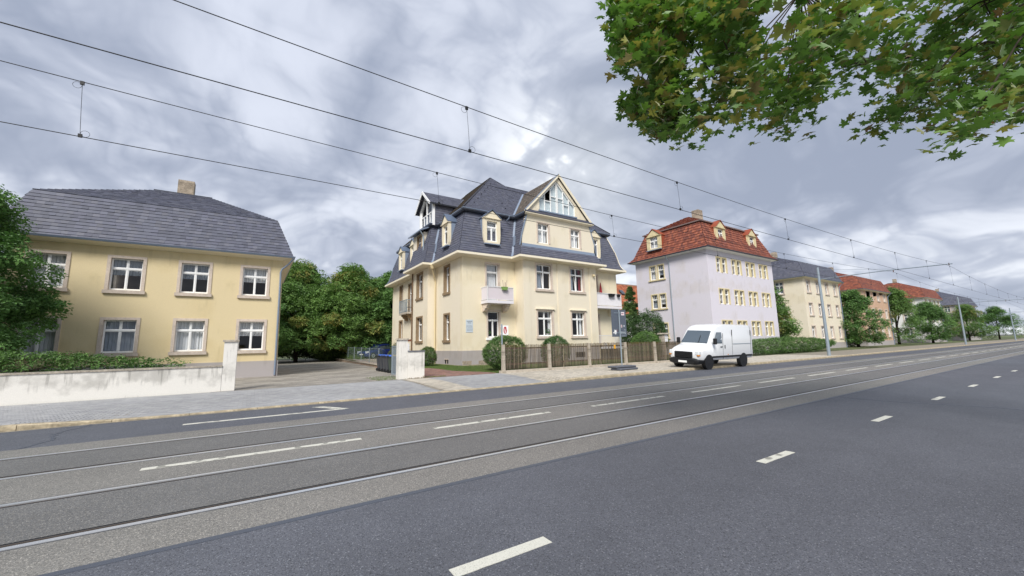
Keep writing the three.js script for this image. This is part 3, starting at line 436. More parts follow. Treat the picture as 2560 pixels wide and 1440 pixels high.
  const upper = (O, U, Vv, poly, tones) => { const g = new Geo(); const ring = roofPlane(g, O, U, Vv, poly, 0.15, 0.2, tones, 0.022, 0.14); stuff(put(V, 'slates', g, M.slate)); put(V, 'roof_deck', new Geo().poly(ring.map(([x, y, z]) => [x, y - 0.03, z])), M.slateDeck); };
  upper([11.85, C, -24.2], [1, 0, 0], [0, k45, -k45], [[0, 0], [14.75, 0], [10.35, vl(15.7)], [6.4, vl(15.7)], [5.4, vl(16.7)]], SLATE);
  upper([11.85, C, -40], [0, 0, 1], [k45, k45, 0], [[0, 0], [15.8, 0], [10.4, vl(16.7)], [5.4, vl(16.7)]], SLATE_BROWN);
  put(V, 'roof_deck', new Geo().poly([[26.6, C, -24.2], [26.6, C, -40], Db, D]).poly([[11.85, C, -40], [26.6, C, -40], Db, Bb, Ab]).poly([A, Ab, Bb, B]).poly([B, Bb, Db, D]), M.slateDeck);
  strip([[11.85, C + 0.03, -24.2], A], 0.16, M.slateDeck, 'hip_cap'); strip([A, Ab], 0.18, M.slateDeck, 'ridge_cap'); strip([A, B], 0.16, M.slateDeck, 'hip_cap'); strip([B, D], 0.18, M.slateDeck, 'ridge_cap'); strip([D, [26.6, C + 0.03, -24.2]], 0.14, M.slateDeck, 'hip_cap');
  for (let i = 0; i < 6; i++) for (const r of [0, 1]) { const t = 0.14 + i * 0.14, y = lerp(C, 16.2, t), z = -24.2 - (y - C), x = r ? lerp(15.6, 16.6, t) + (t > 0.35 ? 99 : 0) : 12.35 + (y - C) * 1.0; if (x < 30) put(V, 'snow_hook', new Geo().box(x, x + 0.07, y + 0.03, y + 0.08, z + 0.02, z + 0.08), M.black); }
  put(V, 'vent_pipe', cyl(0.05, 0.05, 0.6, 8), M.zincDark, [13.9, 13.3, -31.2]);
  // the bay: attic wall, pent strip, glazed gable and its roof
  const oAA = [17.40, 18.46, 9.12, 10.66], oAB = [20.66, 21.68, 9.12, 10.66];
  wall(V, FR, ZY, [[BX0 + 0.01, 7.8], [BX1 - 0.01, 7.8], [BX1 - 0.02, 8.9], [BX1 - 0.0, 9.6], [BX1 - 0.25, 10.4], [BX1 - 0.47, 11.12], [BX0 + 0.47, 11.12], [BX0 + 0.25, 10.4], [BX0 + 0.0, 9.6], [BX0 + 0.02, 8.9]], [oAA, oAB], M.creamPale, 0.3);
  for (const q of [oAA, oAB]) o(FR, ZY, q, { surround: M.stonePink, split: 0.68, r: 0.12, curtain: [[0.02, 0.98, M.curtain]] });
  put(V, 'skirt_flashing', new Geo().hull([[BX0 - 0.02, 8.70, ZY + 0.06], [BX1 + 0.02, 8.70, ZY + 0.06], [BX1 + 0.02, 8.70, ZY + 0.004], [BX0 - 0.02, 8.70, ZY + 0.004]], [[BX0 - 0.02, 8.93, ZY + 0.02], [BX1 + 0.02, 8.93, ZY + 0.02], [BX1 + 0.02, 8.93, ZY + 0.004], [BX0 - 0.02, 8.93, ZY + 0.004]]), M.zinc);
  put(V, 'pent_cornice', new Geo().hull([[16.25, 11.12, ZY + 0.006], [22.9, 11.12, ZY + 0.006], [23.0, 11.21, ZY + 0.30], [16.15, 11.21, ZY + 0.30]], [[16.25, 11.20, ZY + 0.006], [22.9, 11.20, ZY + 0.006], [23.0, 11.28, ZY + 0.30], [16.15, 11.28, ZY + 0.30]]), M.creamTrim);
  { const g = new Geo(); roofPlane(g, [16.12, 11.29, ZY + 0.32], [1, 0, 0], [0, 0.70, -0.714], [[0, 0], [6.9, 0], [6.8, 0.44], [0.1, 0.44]], 0.15, 0.24, SLATE, 0.025, 0.12); stuff(put(V, 'slates', g, M.slate)); put(V, 'pent_deck', new Geo().quad([16.12, 11.27, ZY + 0.31], [23.02, 11.27, ZY + 0.31], [23.0, 11.58, ZY], [16.2, 11.58, ZY]), M.slateDeck); }
  const gx = 19.56, gy = 14.92, gl = 16.18, gr = 22.96, ge = 11.40, gz = -22.80, slope = (gy - ge) / (gx - gl), len = Math.hypot(gx - gl, gy - ge), ux = (gx - gl) / len, uy = (gy - ge) / len;
  wall(V, FR, ZY - 0.03, [[gl + 0.2, ge + 0.02], [gr - 0.2, ge + 0.02], [gx, gy - 0.12]], [[[17.67, 11.72], [21.32, 11.72], [21.32, 12.64], [gx - 0.06, 14.42], [17.67, 12.66]]], M.creamPale, 0.28);
  {
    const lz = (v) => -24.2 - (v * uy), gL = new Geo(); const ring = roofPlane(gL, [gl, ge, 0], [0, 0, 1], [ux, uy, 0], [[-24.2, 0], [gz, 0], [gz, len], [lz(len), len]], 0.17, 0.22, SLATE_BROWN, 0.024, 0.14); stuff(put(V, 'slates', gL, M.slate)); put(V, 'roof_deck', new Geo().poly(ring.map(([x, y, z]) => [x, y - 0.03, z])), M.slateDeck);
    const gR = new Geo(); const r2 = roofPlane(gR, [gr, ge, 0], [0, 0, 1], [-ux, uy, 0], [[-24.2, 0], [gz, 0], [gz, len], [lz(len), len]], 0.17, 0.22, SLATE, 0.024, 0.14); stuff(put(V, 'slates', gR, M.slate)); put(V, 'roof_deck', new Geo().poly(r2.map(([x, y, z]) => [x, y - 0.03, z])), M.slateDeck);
    strip([[gl, ge + 0.02, -24.2], [gx, gy + 0.02, lz(len)]], 0.26); strip([[gr, ge + 0.02, -24.2], [gx, gy + 0.02, lz(len)]], 0.26);
    for (const [x, m] of [[gl, M.zinc], [gr, M.creamTrim]]) { put(V, 'verge_board', new Geo().beam([x, ge - 0.07, gz - 0.02], [gx, gy - 0.07, gz - 0.02], 0.05, 0.17), M.creamTrim); put(V, 'verge_flashing', new Geo().beam([x, ge + 0.045, gz - 0.04], [gx, gy + 0.05, gz - 0.04], 0.11, 0.05), m); }
    // gable glazing: six lights of stepped height
    const top = (x) => Math.min(12.66 + (x - 17.67) * (14.42 - 12.66) / (gx - 0.06 - 17.67), 12.64 + (21.32 - x) * (14.42 - 12.64) / (21.32 - gx + 0.06)) - 0.02, xs = [17.69, 18.27, 18.86, 19.44, 19.56, 20.14, 20.72, 21.30], tr = [0, 12.62, 13.08, 0, 13.05, 12.60, 0];
    const z0 = ZY - 0.20, z1 = ZY - 0.12, g = new Geo(); g.box(17.68, 21.31, 11.73, 11.80, z0, z1);
    xs.forEach((x) => g.box(x - 0.028, x + 0.028, 11.80, Math.max(12.5, top(x) + (Math.abs(x - 19.5) < 0.1 ? -0.08 : -0.04)), z0, z1 + 0.01)); g.beam([17.69, 12.66 - 0.05, z1 - 0.035], [gx - 0.06, 14.42 - 0.05, z1 - 0.035], 0.09, 0.10).beam([21.31, 12.64 - 0.05, z1 - 0.035], [gx - 0.06, 14.42 - 0.05, z1 - 0.035], 0.09, 0.10);
    tr.forEach((t, i) => { if (t) g.box(xs[i] + 0.045, xs[i + 1] - 0.045, t - 0.028, t + 0.028, z0, z1); });
    const f = put(V, 'gable_window', g, M.frame);
    xs.slice(0, -1).forEach((x, i) => { if (i === 3) return; const a = x + 0.04, b = xs[i + 1] - 0.04, q = new Geo(); const zz = (z0 + z1) / 2; if (tr[i]) { put(f, 'pane', new Geo().quad([a, 11.8, zz], [b, 11.8, zz], [b, tr[i] - 0.04, zz], [a, tr[i] - 0.04, zz]), M.glass); if (i !== 1) put(f, 'pane', new Geo().quad([a, tr[i] + 0.04, zz], [b, tr[i] + 0.04, zz], [b, top(b), zz], [a, top(a), zz]), M.glass); } else put(f, 'pane', new Geo().quad([a, 11.8, zz], [b, 11.8, zz], [b, top(b), zz], [a, top(a), zz]), M.glass); });
    xs.slice(0, -1).forEach((x, i) => { if (i === 3) return; const a = x, b = xs[i + 1], c = new Geo(), zz = z0 - 0.03, lift = i === 1 ? tr[1] : 0; c.poly(lift ? [[a, 11.78, zz], [b, 11.78, zz], [b, lift, zz], [a, lift, zz]] : [[a, 11.78, zz], [b, 11.78, zz], [b, top(b), zz], [a, top(a), zz]]); put(f, 'blind', c, M.blind); });
    put(V, 'gable_sill', new Geo().box(17.55, 21.42, 11.62, 11.72, ZY - 0.1, ZY + 0.07), M.zinc);
  }
  // dormers
  dormer(V, FR, -23.70, 13.90, 1.38, 8.74, 10.64, 11.28, 0.86, 8.93, 1.5); dormer(V, FR, -23.70, 24.05, 1.38, 8.74, 10.64, 11.28, 0.86, 8.93, 1.5);
  dormer(V, LF, -11.33, -26.13, 1.22, 8.80, 10.52, 11.22, 0.72, 8.95, 1.42, { win: { lower: 1 } }); for (const s of [-36.6, -33.3]) dormer(V, LF, -11.33, s, 1.30, 8.80, 10.52, 11.10, 0.76, 8.95, 1.42, { win: { lower: 1 } });
  // wall dormer on the side with its pent roof
  { const w = put(V, 'wall_dormer', extrude(rect(-32.02, -29.62, 8.70, 10.78), [[-31.0, -30.12, 8.98, 10.58]], 0.25, -RX + 0.004), M.creamPale, null, LF.rot);
    win(w, LF, -RX + 0.004, -31.0, 8.98, 0.88, 1.6, { deep: true, split: 0.7, surround: M.stoneBrown, curtain: [[0.02, 0.98, M.curtainGrey]] });
    put(w, 'cheek', new Geo().poly([[-29.62, 8.85, -RX - 0.25], [-29.62, 10.78, -RX - 0.25], [-29.62, 10.9, -12.2]].map((q) => q)).poly([[-32.02, 8.85, -RX - 0.25], [-32.02, 10.9, -12.2], [-32.02, 10.78, -RX - 0.25]]), M.creamPale);
    put(w, 'pent_roof', new Geo().hull([[-32.35, 10.76, -RX + 0.40], [-29.28, 10.76, -RX + 0.40], [-29.28, 11.30, -11.9], [-32.35, 11.30, -11.9]], [[-32.35, 10.86, -RX + 0.40], [-29.28, 10.86, -RX + 0.40], [-29.28, 11.40, -11.9], [-32.35, 11.40, -11.9]]), M.zinc);
    pipe(V, [[10.62, 10.78, -29.4], [10.7, 10.6, -29.4], [10.88, 10.35, -29.45], [10.9, 10.1, -29.45], [10.9, 9.0, -29.45]], 0.05, M.galv); }
  // glazed tower dormer above it
  { const c = -30.3, d = -11.4, w = put(V, 'roof_dormer', extrude([[-1.5, 11.2], [1.5, 11.2], [1.5, 13.05], [0, 14.32], [-1.5, 13.05]], [[[-1.3, 11.45], [1.3, 11.45], [1.3, 12.95], [0, 14.05], [-1.3, 12.95]]], 0.2, 0), M.frame, LF.map(c, 0, d), LF.rot), g = new Geo();
    g.box(-1.3, 1.3, 11.45, 11.52, -0.16, -0.08).box(-0.05, 0.05, 11.52, 13.95, -0.16, -0.06).box(-1.3, -1.22, 11.52, 12.98, -0.16, -0.08).box(1.22, 1.3, 11.52, 12.98, -0.16, -0.08).box(-1.22, -0.05, 12.38, 12.46, -0.16, -0.08).box(0.05, 1.22, 12.38, 12.46, -0.16, -0.08).box(-0.68, -0.61, 11.52, 12.38, -0.16, -0.08).box(0.61, 0.68, 11.52, 12.38, -0.16, -0.08); put(w, 'window', g, M.frame);
    for (const k of [-1, 1]) { put(w, 'pane', new Geo().quad([k * 0.05, 11.52, -0.12], [k * 1.22, 11.52, -0.12], [k * 1.22, 12.38, -0.12], [k * 0.05, 12.38, -0.12]), M.glass); put(w, 'pane', new Geo().poly([[k * 0.05, 12.46, -0.12], [k * 1.22, 12.46, -0.12], [k * 1.22, 13.0, -0.12], [k * 0.05, 13.98, -0.12]]), M.glass); put(w, 'curtain', new Geo().quad([k * 0.05, 11.52, -0.3], [k * 1.22, 11.52, -0.3], [k * 1.22, 12.38, -0.3], [k * 0.05, 12.38, -0.3]), M.curtainGrey); }
    for (const k of [-1, 1]) { const e = new Geo(), zc = c + k * 1.5, P2 = (u, y) => [u, y, zc]; P2.out = new THREE.Vector3(0, 0, k); courses(e, P2, () => [11.6, 13.6], [11.25, 11.45, 11.65, 11.85, 12.05, 12.25, 12.45, 12.65, 12.85, 13.05], 0.28, SLATE, 0.02); stuff(put(V, 'slates', e, M.slate)); put(V, 'roof_deck', new Geo().quad([11.6, 11.2, zc - k * 0.03], [13.7, 11.2, zc - k * 0.03], [13.7, 13.1, zc - k * 0.03], [11.6, 13.1, zc - k * 0.03]), M.slateDeck); }
    const L = Math.hypot(1.72, 1.46); for (const k of [-1, 1]) { const e = new Geo(); const ring = roofPlane(e, [11.08, 12.94, c + k * 1.72], [1, 0, 0], [0, 1.46 / L, -k * 1.72 / L], [[0, 0], [3.2, 0], [4.0, L], [0, L]], 0.17, 0.24, SLATE, 0.022, 0.14); stuff(put(V, 'slates', e, M.slate)); put(V, 'roof_deck', new Geo().poly(ring.map(([x, y, z]) => [x, y - 0.03, z])).poly(ring.map(([x, y, z]) => [x, y - 0.1, z])), M.slateDeck); put(V, 'verge_board', new Geo().beam([11.06, 12.86, c + k * 1.74], [11.06, 14.32, c], 0.05, 0.20), M.frame); put(V, 'gutter_edge', new Geo().box(11.06, 14.2, 12.86, 12.97, c + k * 1.74 - 0.03, c + k * 1.74 + 0.03), M.zincDark); }
    strip([[14.95, 14.42, c], [13.4, 12.9, c + 1.75]], 0.22); }
  // balconies
  balcony(V, FR, 13.09, 15.21, ZF, -23.07, 4.44, 4.63, 5.60, { panel: M.claddingPink, corbels: [0.22, 1.82], gap: 0.085 });
  balcony(V, FR, 23.32, 26.27, ZF, -23.06, 4.42, 4.60, 5.70, { panel: M.cladding, gap: 0.11, corbels: [2.4], stone: M.creamPale });
  balcony(V, FR, 23.36, 26.15, ZF, -23.2, 1.12, 1.26, 2.22, { gap: 0.105 });
  balcony(V, LF, -35.75, -33.6, -XL, -10.98, 4.46, 4.62, 5.72, { mat: M.galv, slab: M.concrete, gap: 0.12, corbels: [0.4, 1.7], stone: M.stoneBrown, sides: [] });
  // downpipes
  pipe(V, [[11.02, 7.78, -27.95], [11.05, 7.5, -27.97], [11.38, 6.85, -28.3], [11.52, 6.6, -28.46], [11.53, 6.0, -28.5], [11.53, 3, -28.5], [11.53, 0.15, -28.5]], 0.055, M.creamPipe); pipe(V, [[10.9, 7.7, -31.94], [10.9, 4, -31.94], [10.9, 0.3, -31.94]], 0.06, M.brownPipe);
  put(V, 'rain_hopper', new Geo().hull([[10.98, 7.45, -28.02], [11.12, 7.45, -28.02], [11.12, 7.45, -27.88], [10.98, 7.45, -27.88]], [[10.93, 7.74, -28.07], [11.15, 7.74, -28.07], [11.15, 7.74, -27.83], [10.93, 7.74, -27.83]]), M.creamPipe);
  pipe(V, [[15.55, 11.2, -23.9], [15.55, 11.0, -24.0], [15.52, 10.9, -24.25]], 0.05, M.zinc);
  put(V, 'wall_lamp', moved(new THREE.SphereGeometry(0.11, 12, 8), 22.85, 7.0, ZY + 0.17), M.creamPipe); put(V, 'lamp_arm', new Geo().box(22.82, 22.88, 7.08, 7.12, ZY + 0.05, ZY + 0.18), M.creamPipe);
}
// things on the villa
{
  const cv = document.createElement('canvas'); cv.width = 128; cv.height = 208; const c = cv.getContext('2d'); c.fillStyle = '#c9d2d8'; c.fillRect(0, 0, 128, 208); seed(61);
  c.fillStyle = '#3f4650'; for (const [x, w] of [[14, 18], [36, 12], [52, 14], [70, 16], [92, 22]]) c.fillRect(x, 20, w, 9); for (const [x, w] of [[38, 12], [54, 10], [70, 14]]) c.fillRect(x, 36, w, 9);
  c.strokeStyle = '#56697a'; c.lineWidth = 4; c.beginPath(); c.arc(64, 20, 44, 0.6, Math.PI - 0.6); c.stroke(); c.fillStyle = '#77858f'; for (let k = 0; k < 5; k++) for (let y = 88; y < 136; y += 9) c.fillRect(10 + k * 23, y, rr(7, 14), 5);
  for (const y of [146, 158, 166, 174, 182]) for (let x = 12; x < 112; ) { const w = rr(5, 18); c.fillRect(x, y, w, 4); x += w + rr(3, 7); }
  const t = new THREE.CanvasTexture(cv); t.colorSpace = THREE.SRGBColorSpace; const p = thing('wall_plaque', 'pale blue enamel plaque on the cream wall beside the corner', 'sign', [12.18, 2.91, -23.99]);
  put(p, 'plate', new RoundedBoxGeometry(0.53, 0.86, 0.02, 2, 0.008), std({ color: col('#b9c6d0'), roughness: 0.3 })); put(p, 'lettering', new THREE.PlaneGeometry(0.50, 0.83).translate(0, 0, 0.0125), std({ map: t, roughness: 0.3 }));
  const b = thing('flower_box', 'lime green flower box with dry stalks hung on the balcony rail', 'planter', [14.42, 5.37, -23.0]); const gr = std({ color: col('#86a85a'), roughness: 0.5 });
  put(b, 'box', new Geo().hull([[-0.18, 0, -0.06], [0.18, 0, -0.06], [0.18, 0, 0.07], [-0.18, 0, 0.07]], [[-0.22, 0.19, -0.08], [0.22, 0.19, -0.08], [0.22, 0.19, 0.1], [-0.22, 0.19, 0.1]]), gr); put(b, 'box_rim', new Geo().box(-0.235, 0.235, 0.192, 0.215, -0.09, 0.11), gr);
  for (const [x, h, l] of [[-0.1, 0.5, -0.05], [0.02, 0.38, 0.02], [0.08, 0.34, 0.0], [0.14, 0.48, 0.05]]) put(b, 'stalk', tube([[x, 0.15, 0], [x + l * 0.5, 0.2 + h * 0.5, 0.01], [x + l, 0.2 + h, 0]], 0.010, 5), std({ color: col('#6b4a44') }));
  for (const [x, w, lb] of [[25.0, 0.62, 'long black plastic flower box hung on the white balcony rail'], [25.85, 0.26, 'short black flower pot hung beside the long box on the white balcony']]) { const q = thing('balcony_planter', lb, 'planter', [x, 5.42, -23.0], 0, 'black planters on the white balcony'); put(q, 'box', new Geo().hull([[-w / 2 + 0.03, 0, -0.05], [w / 2 - 0.03, 0, -0.05], [w / 2 - 0.03, 0, 0.09], [-w / 2 + 0.03, 0, 0.09]], [[-w / 2, 0.2, -0.05], [w / 2, 0.2, -0.05], [w / 2, 0.2, 0.13], [-w / 2, 0.2, 0.13]]), M.black); put(q, 'box_rim', new Geo().box(-w / 2 - 0.02, w / 2 + 0.02, 0.202, 0.23, -0.06, 0.15), M.black); }
  const u = thing('folded_parasol', 'folded red and white parasol standing by the balcony door', 'parasol', [24.52, 4.62, -23.72]); put(u, 'pole', cyl(0.015, 0.015, 2.1, 8), M.steelWhite); put(u, 'canopy', uvBox(new THREE.LatheGeometry([[0.03, 0.95], [0.11, 1.0], [0.13, 1.2], [0.08, 1.7], [0.03, 2.05], [0.005, 2.1]].map(([a, b2]) => new THREE.Vector2(a, b2)), 12)), std({ color: col('#b03a3f') })); put(u, 'valance', uvBox(new THREE.LatheGeometry([[0.04, 0.82], [0.125, 0.86], [0.13, 0.96], [0.1, 1.02]].map(([a, b2]) => new THREE.Vector2(a, b2)), 12)), std({ color: col('#e8dcd8') }));
  // chair glimpsed on the side balcony
  const ch = thing('balcony_chair', 'brown metal chair on the weathered side balcony', 'chair', [11.3, 4.62, -33.9], 0.4); const br = std({ color: col('#5a4634') }); put(ch, 'seat', new Geo().box(-0.2, 0.2, 0.42, 0.45, -0.2, 0.2), br); for (const [x, z] of [[-0.18, -0.18], [0.18, -0.18], [-0.18, 0.18], [0.18, 0.18]]) put(ch, 'leg', cyl(0.012, 0.012, 0.42, 6), br, [x, 0, z]); put(ch, 'backrest', tube([[-0.18, 0.44, -0.19], [-0.18, 0.85, -0.24], [0, 0.92, -0.25], [0.18, 0.85, -0.24], [0.18, 0.44, -0.19]], 0.014, 6), br);
}

// ───────────────────────── walls, fence, gate, bins ─────────────────────────
{
  const p = thing('gate_pillar', 'tall white rendered gate pillar with grey cap beside the low white wall', 'pillar', [5.865, 0.11, -18.5]); put(p, 'shaft', new Geo().box(-0.205, 0.205, 0, 1.82, -0.2, 0.2), M.gardenWall); put(p, 'cap', new Geo().hull([[-0.26, 1.823, -0.26], [0.26, 1.823, -0.26], [0.26, 1.823, 0.26], [-0.26, 1.823, 0.26]], [[-0.24, 1.89, -0.24], [0.24, 1.89, -0.24], [0.24, 1.89, 0.24], [-0.24, 1.89, 0.24]]), M.concrete);
  const w = thing('low_wall', 'low white garden wall with crumbling foot beside the brick drive', 'wall', [6.49, 0.11, -18.42]); put(w, 'wall_body', new Geo().hull([[-0.415, 0, -0.16], [0.40, 0, -0.16], [0.40, 0, 0.13], [-0.415, 0, 0.13]].reverse(), [[-0.415, 1.25, -0.16], [0.40, 1.25, -0.16], [0.40, 1.25, 0.13], [-0.415, 1.25, 0.13]].reverse()), M.gardenWall); put(w, 'coping', new Geo().box(-0.415, 0.41, 1.253, 1.315, -0.17, 0.16), std({ color: col('#6e7076'), map: stoneMap })); seed(70);
  for (let i = 0; i < 26; i++) { const x = -0.4 + i * 0.031, h = rr(0.03, 0.085) * (i > 22 ? 2.2 : 1); put(w, 'bare_stone', new Geo().hull([[x, 0, 0.131], [x + 0.036, 0, 0.131], [x + 0.03, h, 0.131], [x + 0.008, h * rr(0.7, 1), 0.131]], [[x + 0.004, 0.004, 0.142], [x + 0.03, 0.004, 0.142], [x + 0.026, h * 0.9, 0.137], [x + 0.01, h * 0.8, 0.137]]), M.rubble); }
  const p2 = thing('gate_pillar', 'white rendered gate pillar at the far side of the yard entrance', 'pillar', [-0.7, 0.11, -18.5]); put(p2, 'shaft', new Geo().box(-0.205, 0.205, 0, 1.82, -0.2, 0.2), M.gardenWall); put(p2, 'cap', new Geo().box(-0.25, 0.25, 1.823, 1.89, -0.25, 0.25), M.concrete);
  const w2 = thing('low_wall', 'long low white garden wall in front of the ochre house', 'wall', [-12.95, 0.11, -18.42]); put(w2, 'wall_body', new Geo().box(-12, 12.04, 0, 0.9, -0.15, 0.13), M.gardenWall); put(w2, 'coping', new Geo().box(-12, 12.04, 0.903, 0.96, -0.18, 0.16), M.concrete);
  const g = thing('yard_gate', 'galvanised steel gate leaf with upright bars swung open into the yard', 'gate', [6.0, 0.22, -18.78]); put(g, 'gate_frame', new Geo().box(-0.022, 0.022, 0.02, 1.45, -0.05, 0).box(-0.022, 0.022, 0.02, 1.45, -1.78, -1.73).box(-0.022, 0.022, 0.02, 0.07, -1.73, -0.05).box(-0.022, 0.022, 1.40, 1.45, -1.73, -0.05), M.galv);
  for (let i = 1; i < 17; i++) put(g, 'gate_bar', new Geo().box(-0.008, 0.008, 0.07, 1.40, -0.05 - i * 0.0988 - 0.008, -0.05 - i * 0.0988 + 0.008), M.galv); for (const y of [0.2, 1.2]) put(g, 'hinge', cyl(0.03, 0.03, 0.12, 8), M.black, [0, y, 0.03]); put(g, 'drop_bolt', cyl(0.012, 0.012, 0.3, 6), M.galv, [0, -0.16, -1.7]);
  const mb = thing('meter_cabinet', 'small white meter cabinet with brown lid behind the white pillar', 'cabinet', [6.42, 0.15, -19.6]); put(mb, 'cabinet_body', new Geo().box(-0.13, 0.13, 1.15, 1.62, -0.1, 0.1), M.steelWhite); put(mb, 'lid', new Geo().box(-0.2, 0.2, 1.72, 1.82, -0.15, 0.15), std({ color: col('#7a4a34') })); put(mb, 'post', new Geo().box(-0.03, 0.03, 0, 1.72, -0.03, 0.03), M.galv);
  // wheelie bins
  const bin = (z, lidM, bodyM, label, grp) => {
    const b = thing('wheelie_bin', label, 'bin', [6.88 + rr(-0.05, 0.05), gardenY(0, z) + 0.01, z], rr(-0.06, 0.06), grp);
    put(b, 'bin_body', new Geo().hull([[-0.20, 0.08, -0.22], [0.24, 0.03, -0.22], [0.24, 0.03, 0.22], [-0.20, 0.08, 0.22]].reverse(), [[-0.29, 0.92, -0.275], [0.31, 0.92, -0.275], [0.31, 0.92, 0.275], [-0.29, 0.92, 0.275]].reverse()), bodyM); put(b, 'bin_rim', new Geo().box(-0.32, 0.33, 0.92, 0.955, -0.29, 0.29), bodyM);
    put(b, 'lid', new Geo().hull([[-0.34, 0.957, -0.29], [0.34, 0.957, -0.29], [0.34, 0.957, 0.29], [-0.34, 0.957, 0.29]].reverse(), [[-0.30, 1.04, -0.26], [0.26, 1.0, -0.26], [0.26, 1.0, 0.26], [-0.30, 1.04, 0.26]].reverse()), lidM); put(b, 'handle', new THREE.CylinderGeometry(0.018, 0.018, 0.42, 8).rotateX(Math.PI / 2).translate(-0.37, 0.99, 0), bodyM);
    for (const k of [-1, 1]) put(b, 'wheel', new THREE.CylinderGeometry(0.10, 0.10, 0.05, 14).rotateX(Math.PI / 2).translate(-0.20, 0.10, k * 0.26), M.rubber);
  };
  const dark = std({ color: col('#45484f'), roughness: 0.5 }), blue = std({ color: col('#4a74da'), roughness: 0.4 }), green = std({ color: col('#3f4c43'), roughness: 0.55 }), yel = std({ color: col('#d8b83e'), roughness: 0.5 }); seed(71);
  bin(-25.85, dark, dark, 'dark grey wheelie bin with dark lid at the end of the row'); bin(-25.14, blue, dark, 'dark wheelie bin with blue lid next to the dark-lidded one', 'blue-lidded bins in the yard'); bin(-24.42, blue, dark, 'dark wheelie bin with blue lid, middle of the row', 'blue-lidded bins in the yard'); bin(-23.76, blue, dark, 'dark wheelie bin with blue lid beside the green bin', 'blue-lidded bins in the yard'); bin(-23.1, blue, green, 'green wheelie bin with blue lid', 'blue-lidded bins in the yard'); bin(-22.35, yel, dark, 'wheelie bin with yellow lid seen through the gate, beside the green bin', 'yellow-lidded bins'); bin(-21.65, yel, dark, 'wheelie bin with yellow lid behind the gate bars, first of the row', 'yellow-lidded bins');
  // retaining wall, wire fence of the parking area
  const rw = thing('retaining_wall', 'low weathered concrete retaining wall along the yard', 'wall', [8.0, 0, 0]); put(rw, 'wall_body', new Geo().hull([[-0.12, 0.0, -29.8], [0.12, 0.0, -29.8], [0.12, 0.0, -60], [-0.12, 0.0, -60]], [[-0.1, 0.28, -29.8], [0.1, 0.28, -29.8], [0.1, 0.56, -60], [-0.1, 0.56, -60]]), std({ color: col('#8d7a69'), map: stoneMap })); put(rw, 'coping', new Geo().hull([[-0.14, 0.283, -29.8], [0.14, 0.283, -29.8], [0.14, 0.563, -60], [-0.14, 0.563, -60]], [[-0.14, 0.32, -29.8], [0.14, 0.32, -29.8], [0.14, 0.60, -60], [-0.14, 0.60, -60]]), M.concrete);
  const cf = thing('wire_fence', 'green-grey wire fence with steel posts along the parking area', 'fence', [8.28, 0, 0]), ty = (z) => lerp(0.28, 0.50, (z + 30) / -14); for (let z = -31.9; z > -45; z -= 3.0) put(cf, 'post', cyl(0.028, 0.028, 1.25, 8), M.galv, [0, ty(z), z]); for (const k of [0, 4, 8]) put(cf, 'fence_wire', tube([[0, ty(-30.5) + 0.1 + k * 0.135, -30.5], [0, ty(-45) + 0.1 + k * 0.135, -45]], k === 8 ? 0.014 : 0.006, 5, 2), M.galv);
  { const mesh = new Geo(); for (let z = -30.5; z > -45; z -= 0.14) { mesh.beam([0, ty(z) + 0.1, z], [0, ty(z) + 1.15, z - 0.5], 0.005).beam([0, ty(z) + 0.1, z], [0, ty(z) + 1.15, z + 0.5], 0.005); } stuff(put(cf, 'wire_mesh', mesh, std({ color: col('#5b6f5c'), roughness: 0.6 }))); }
}
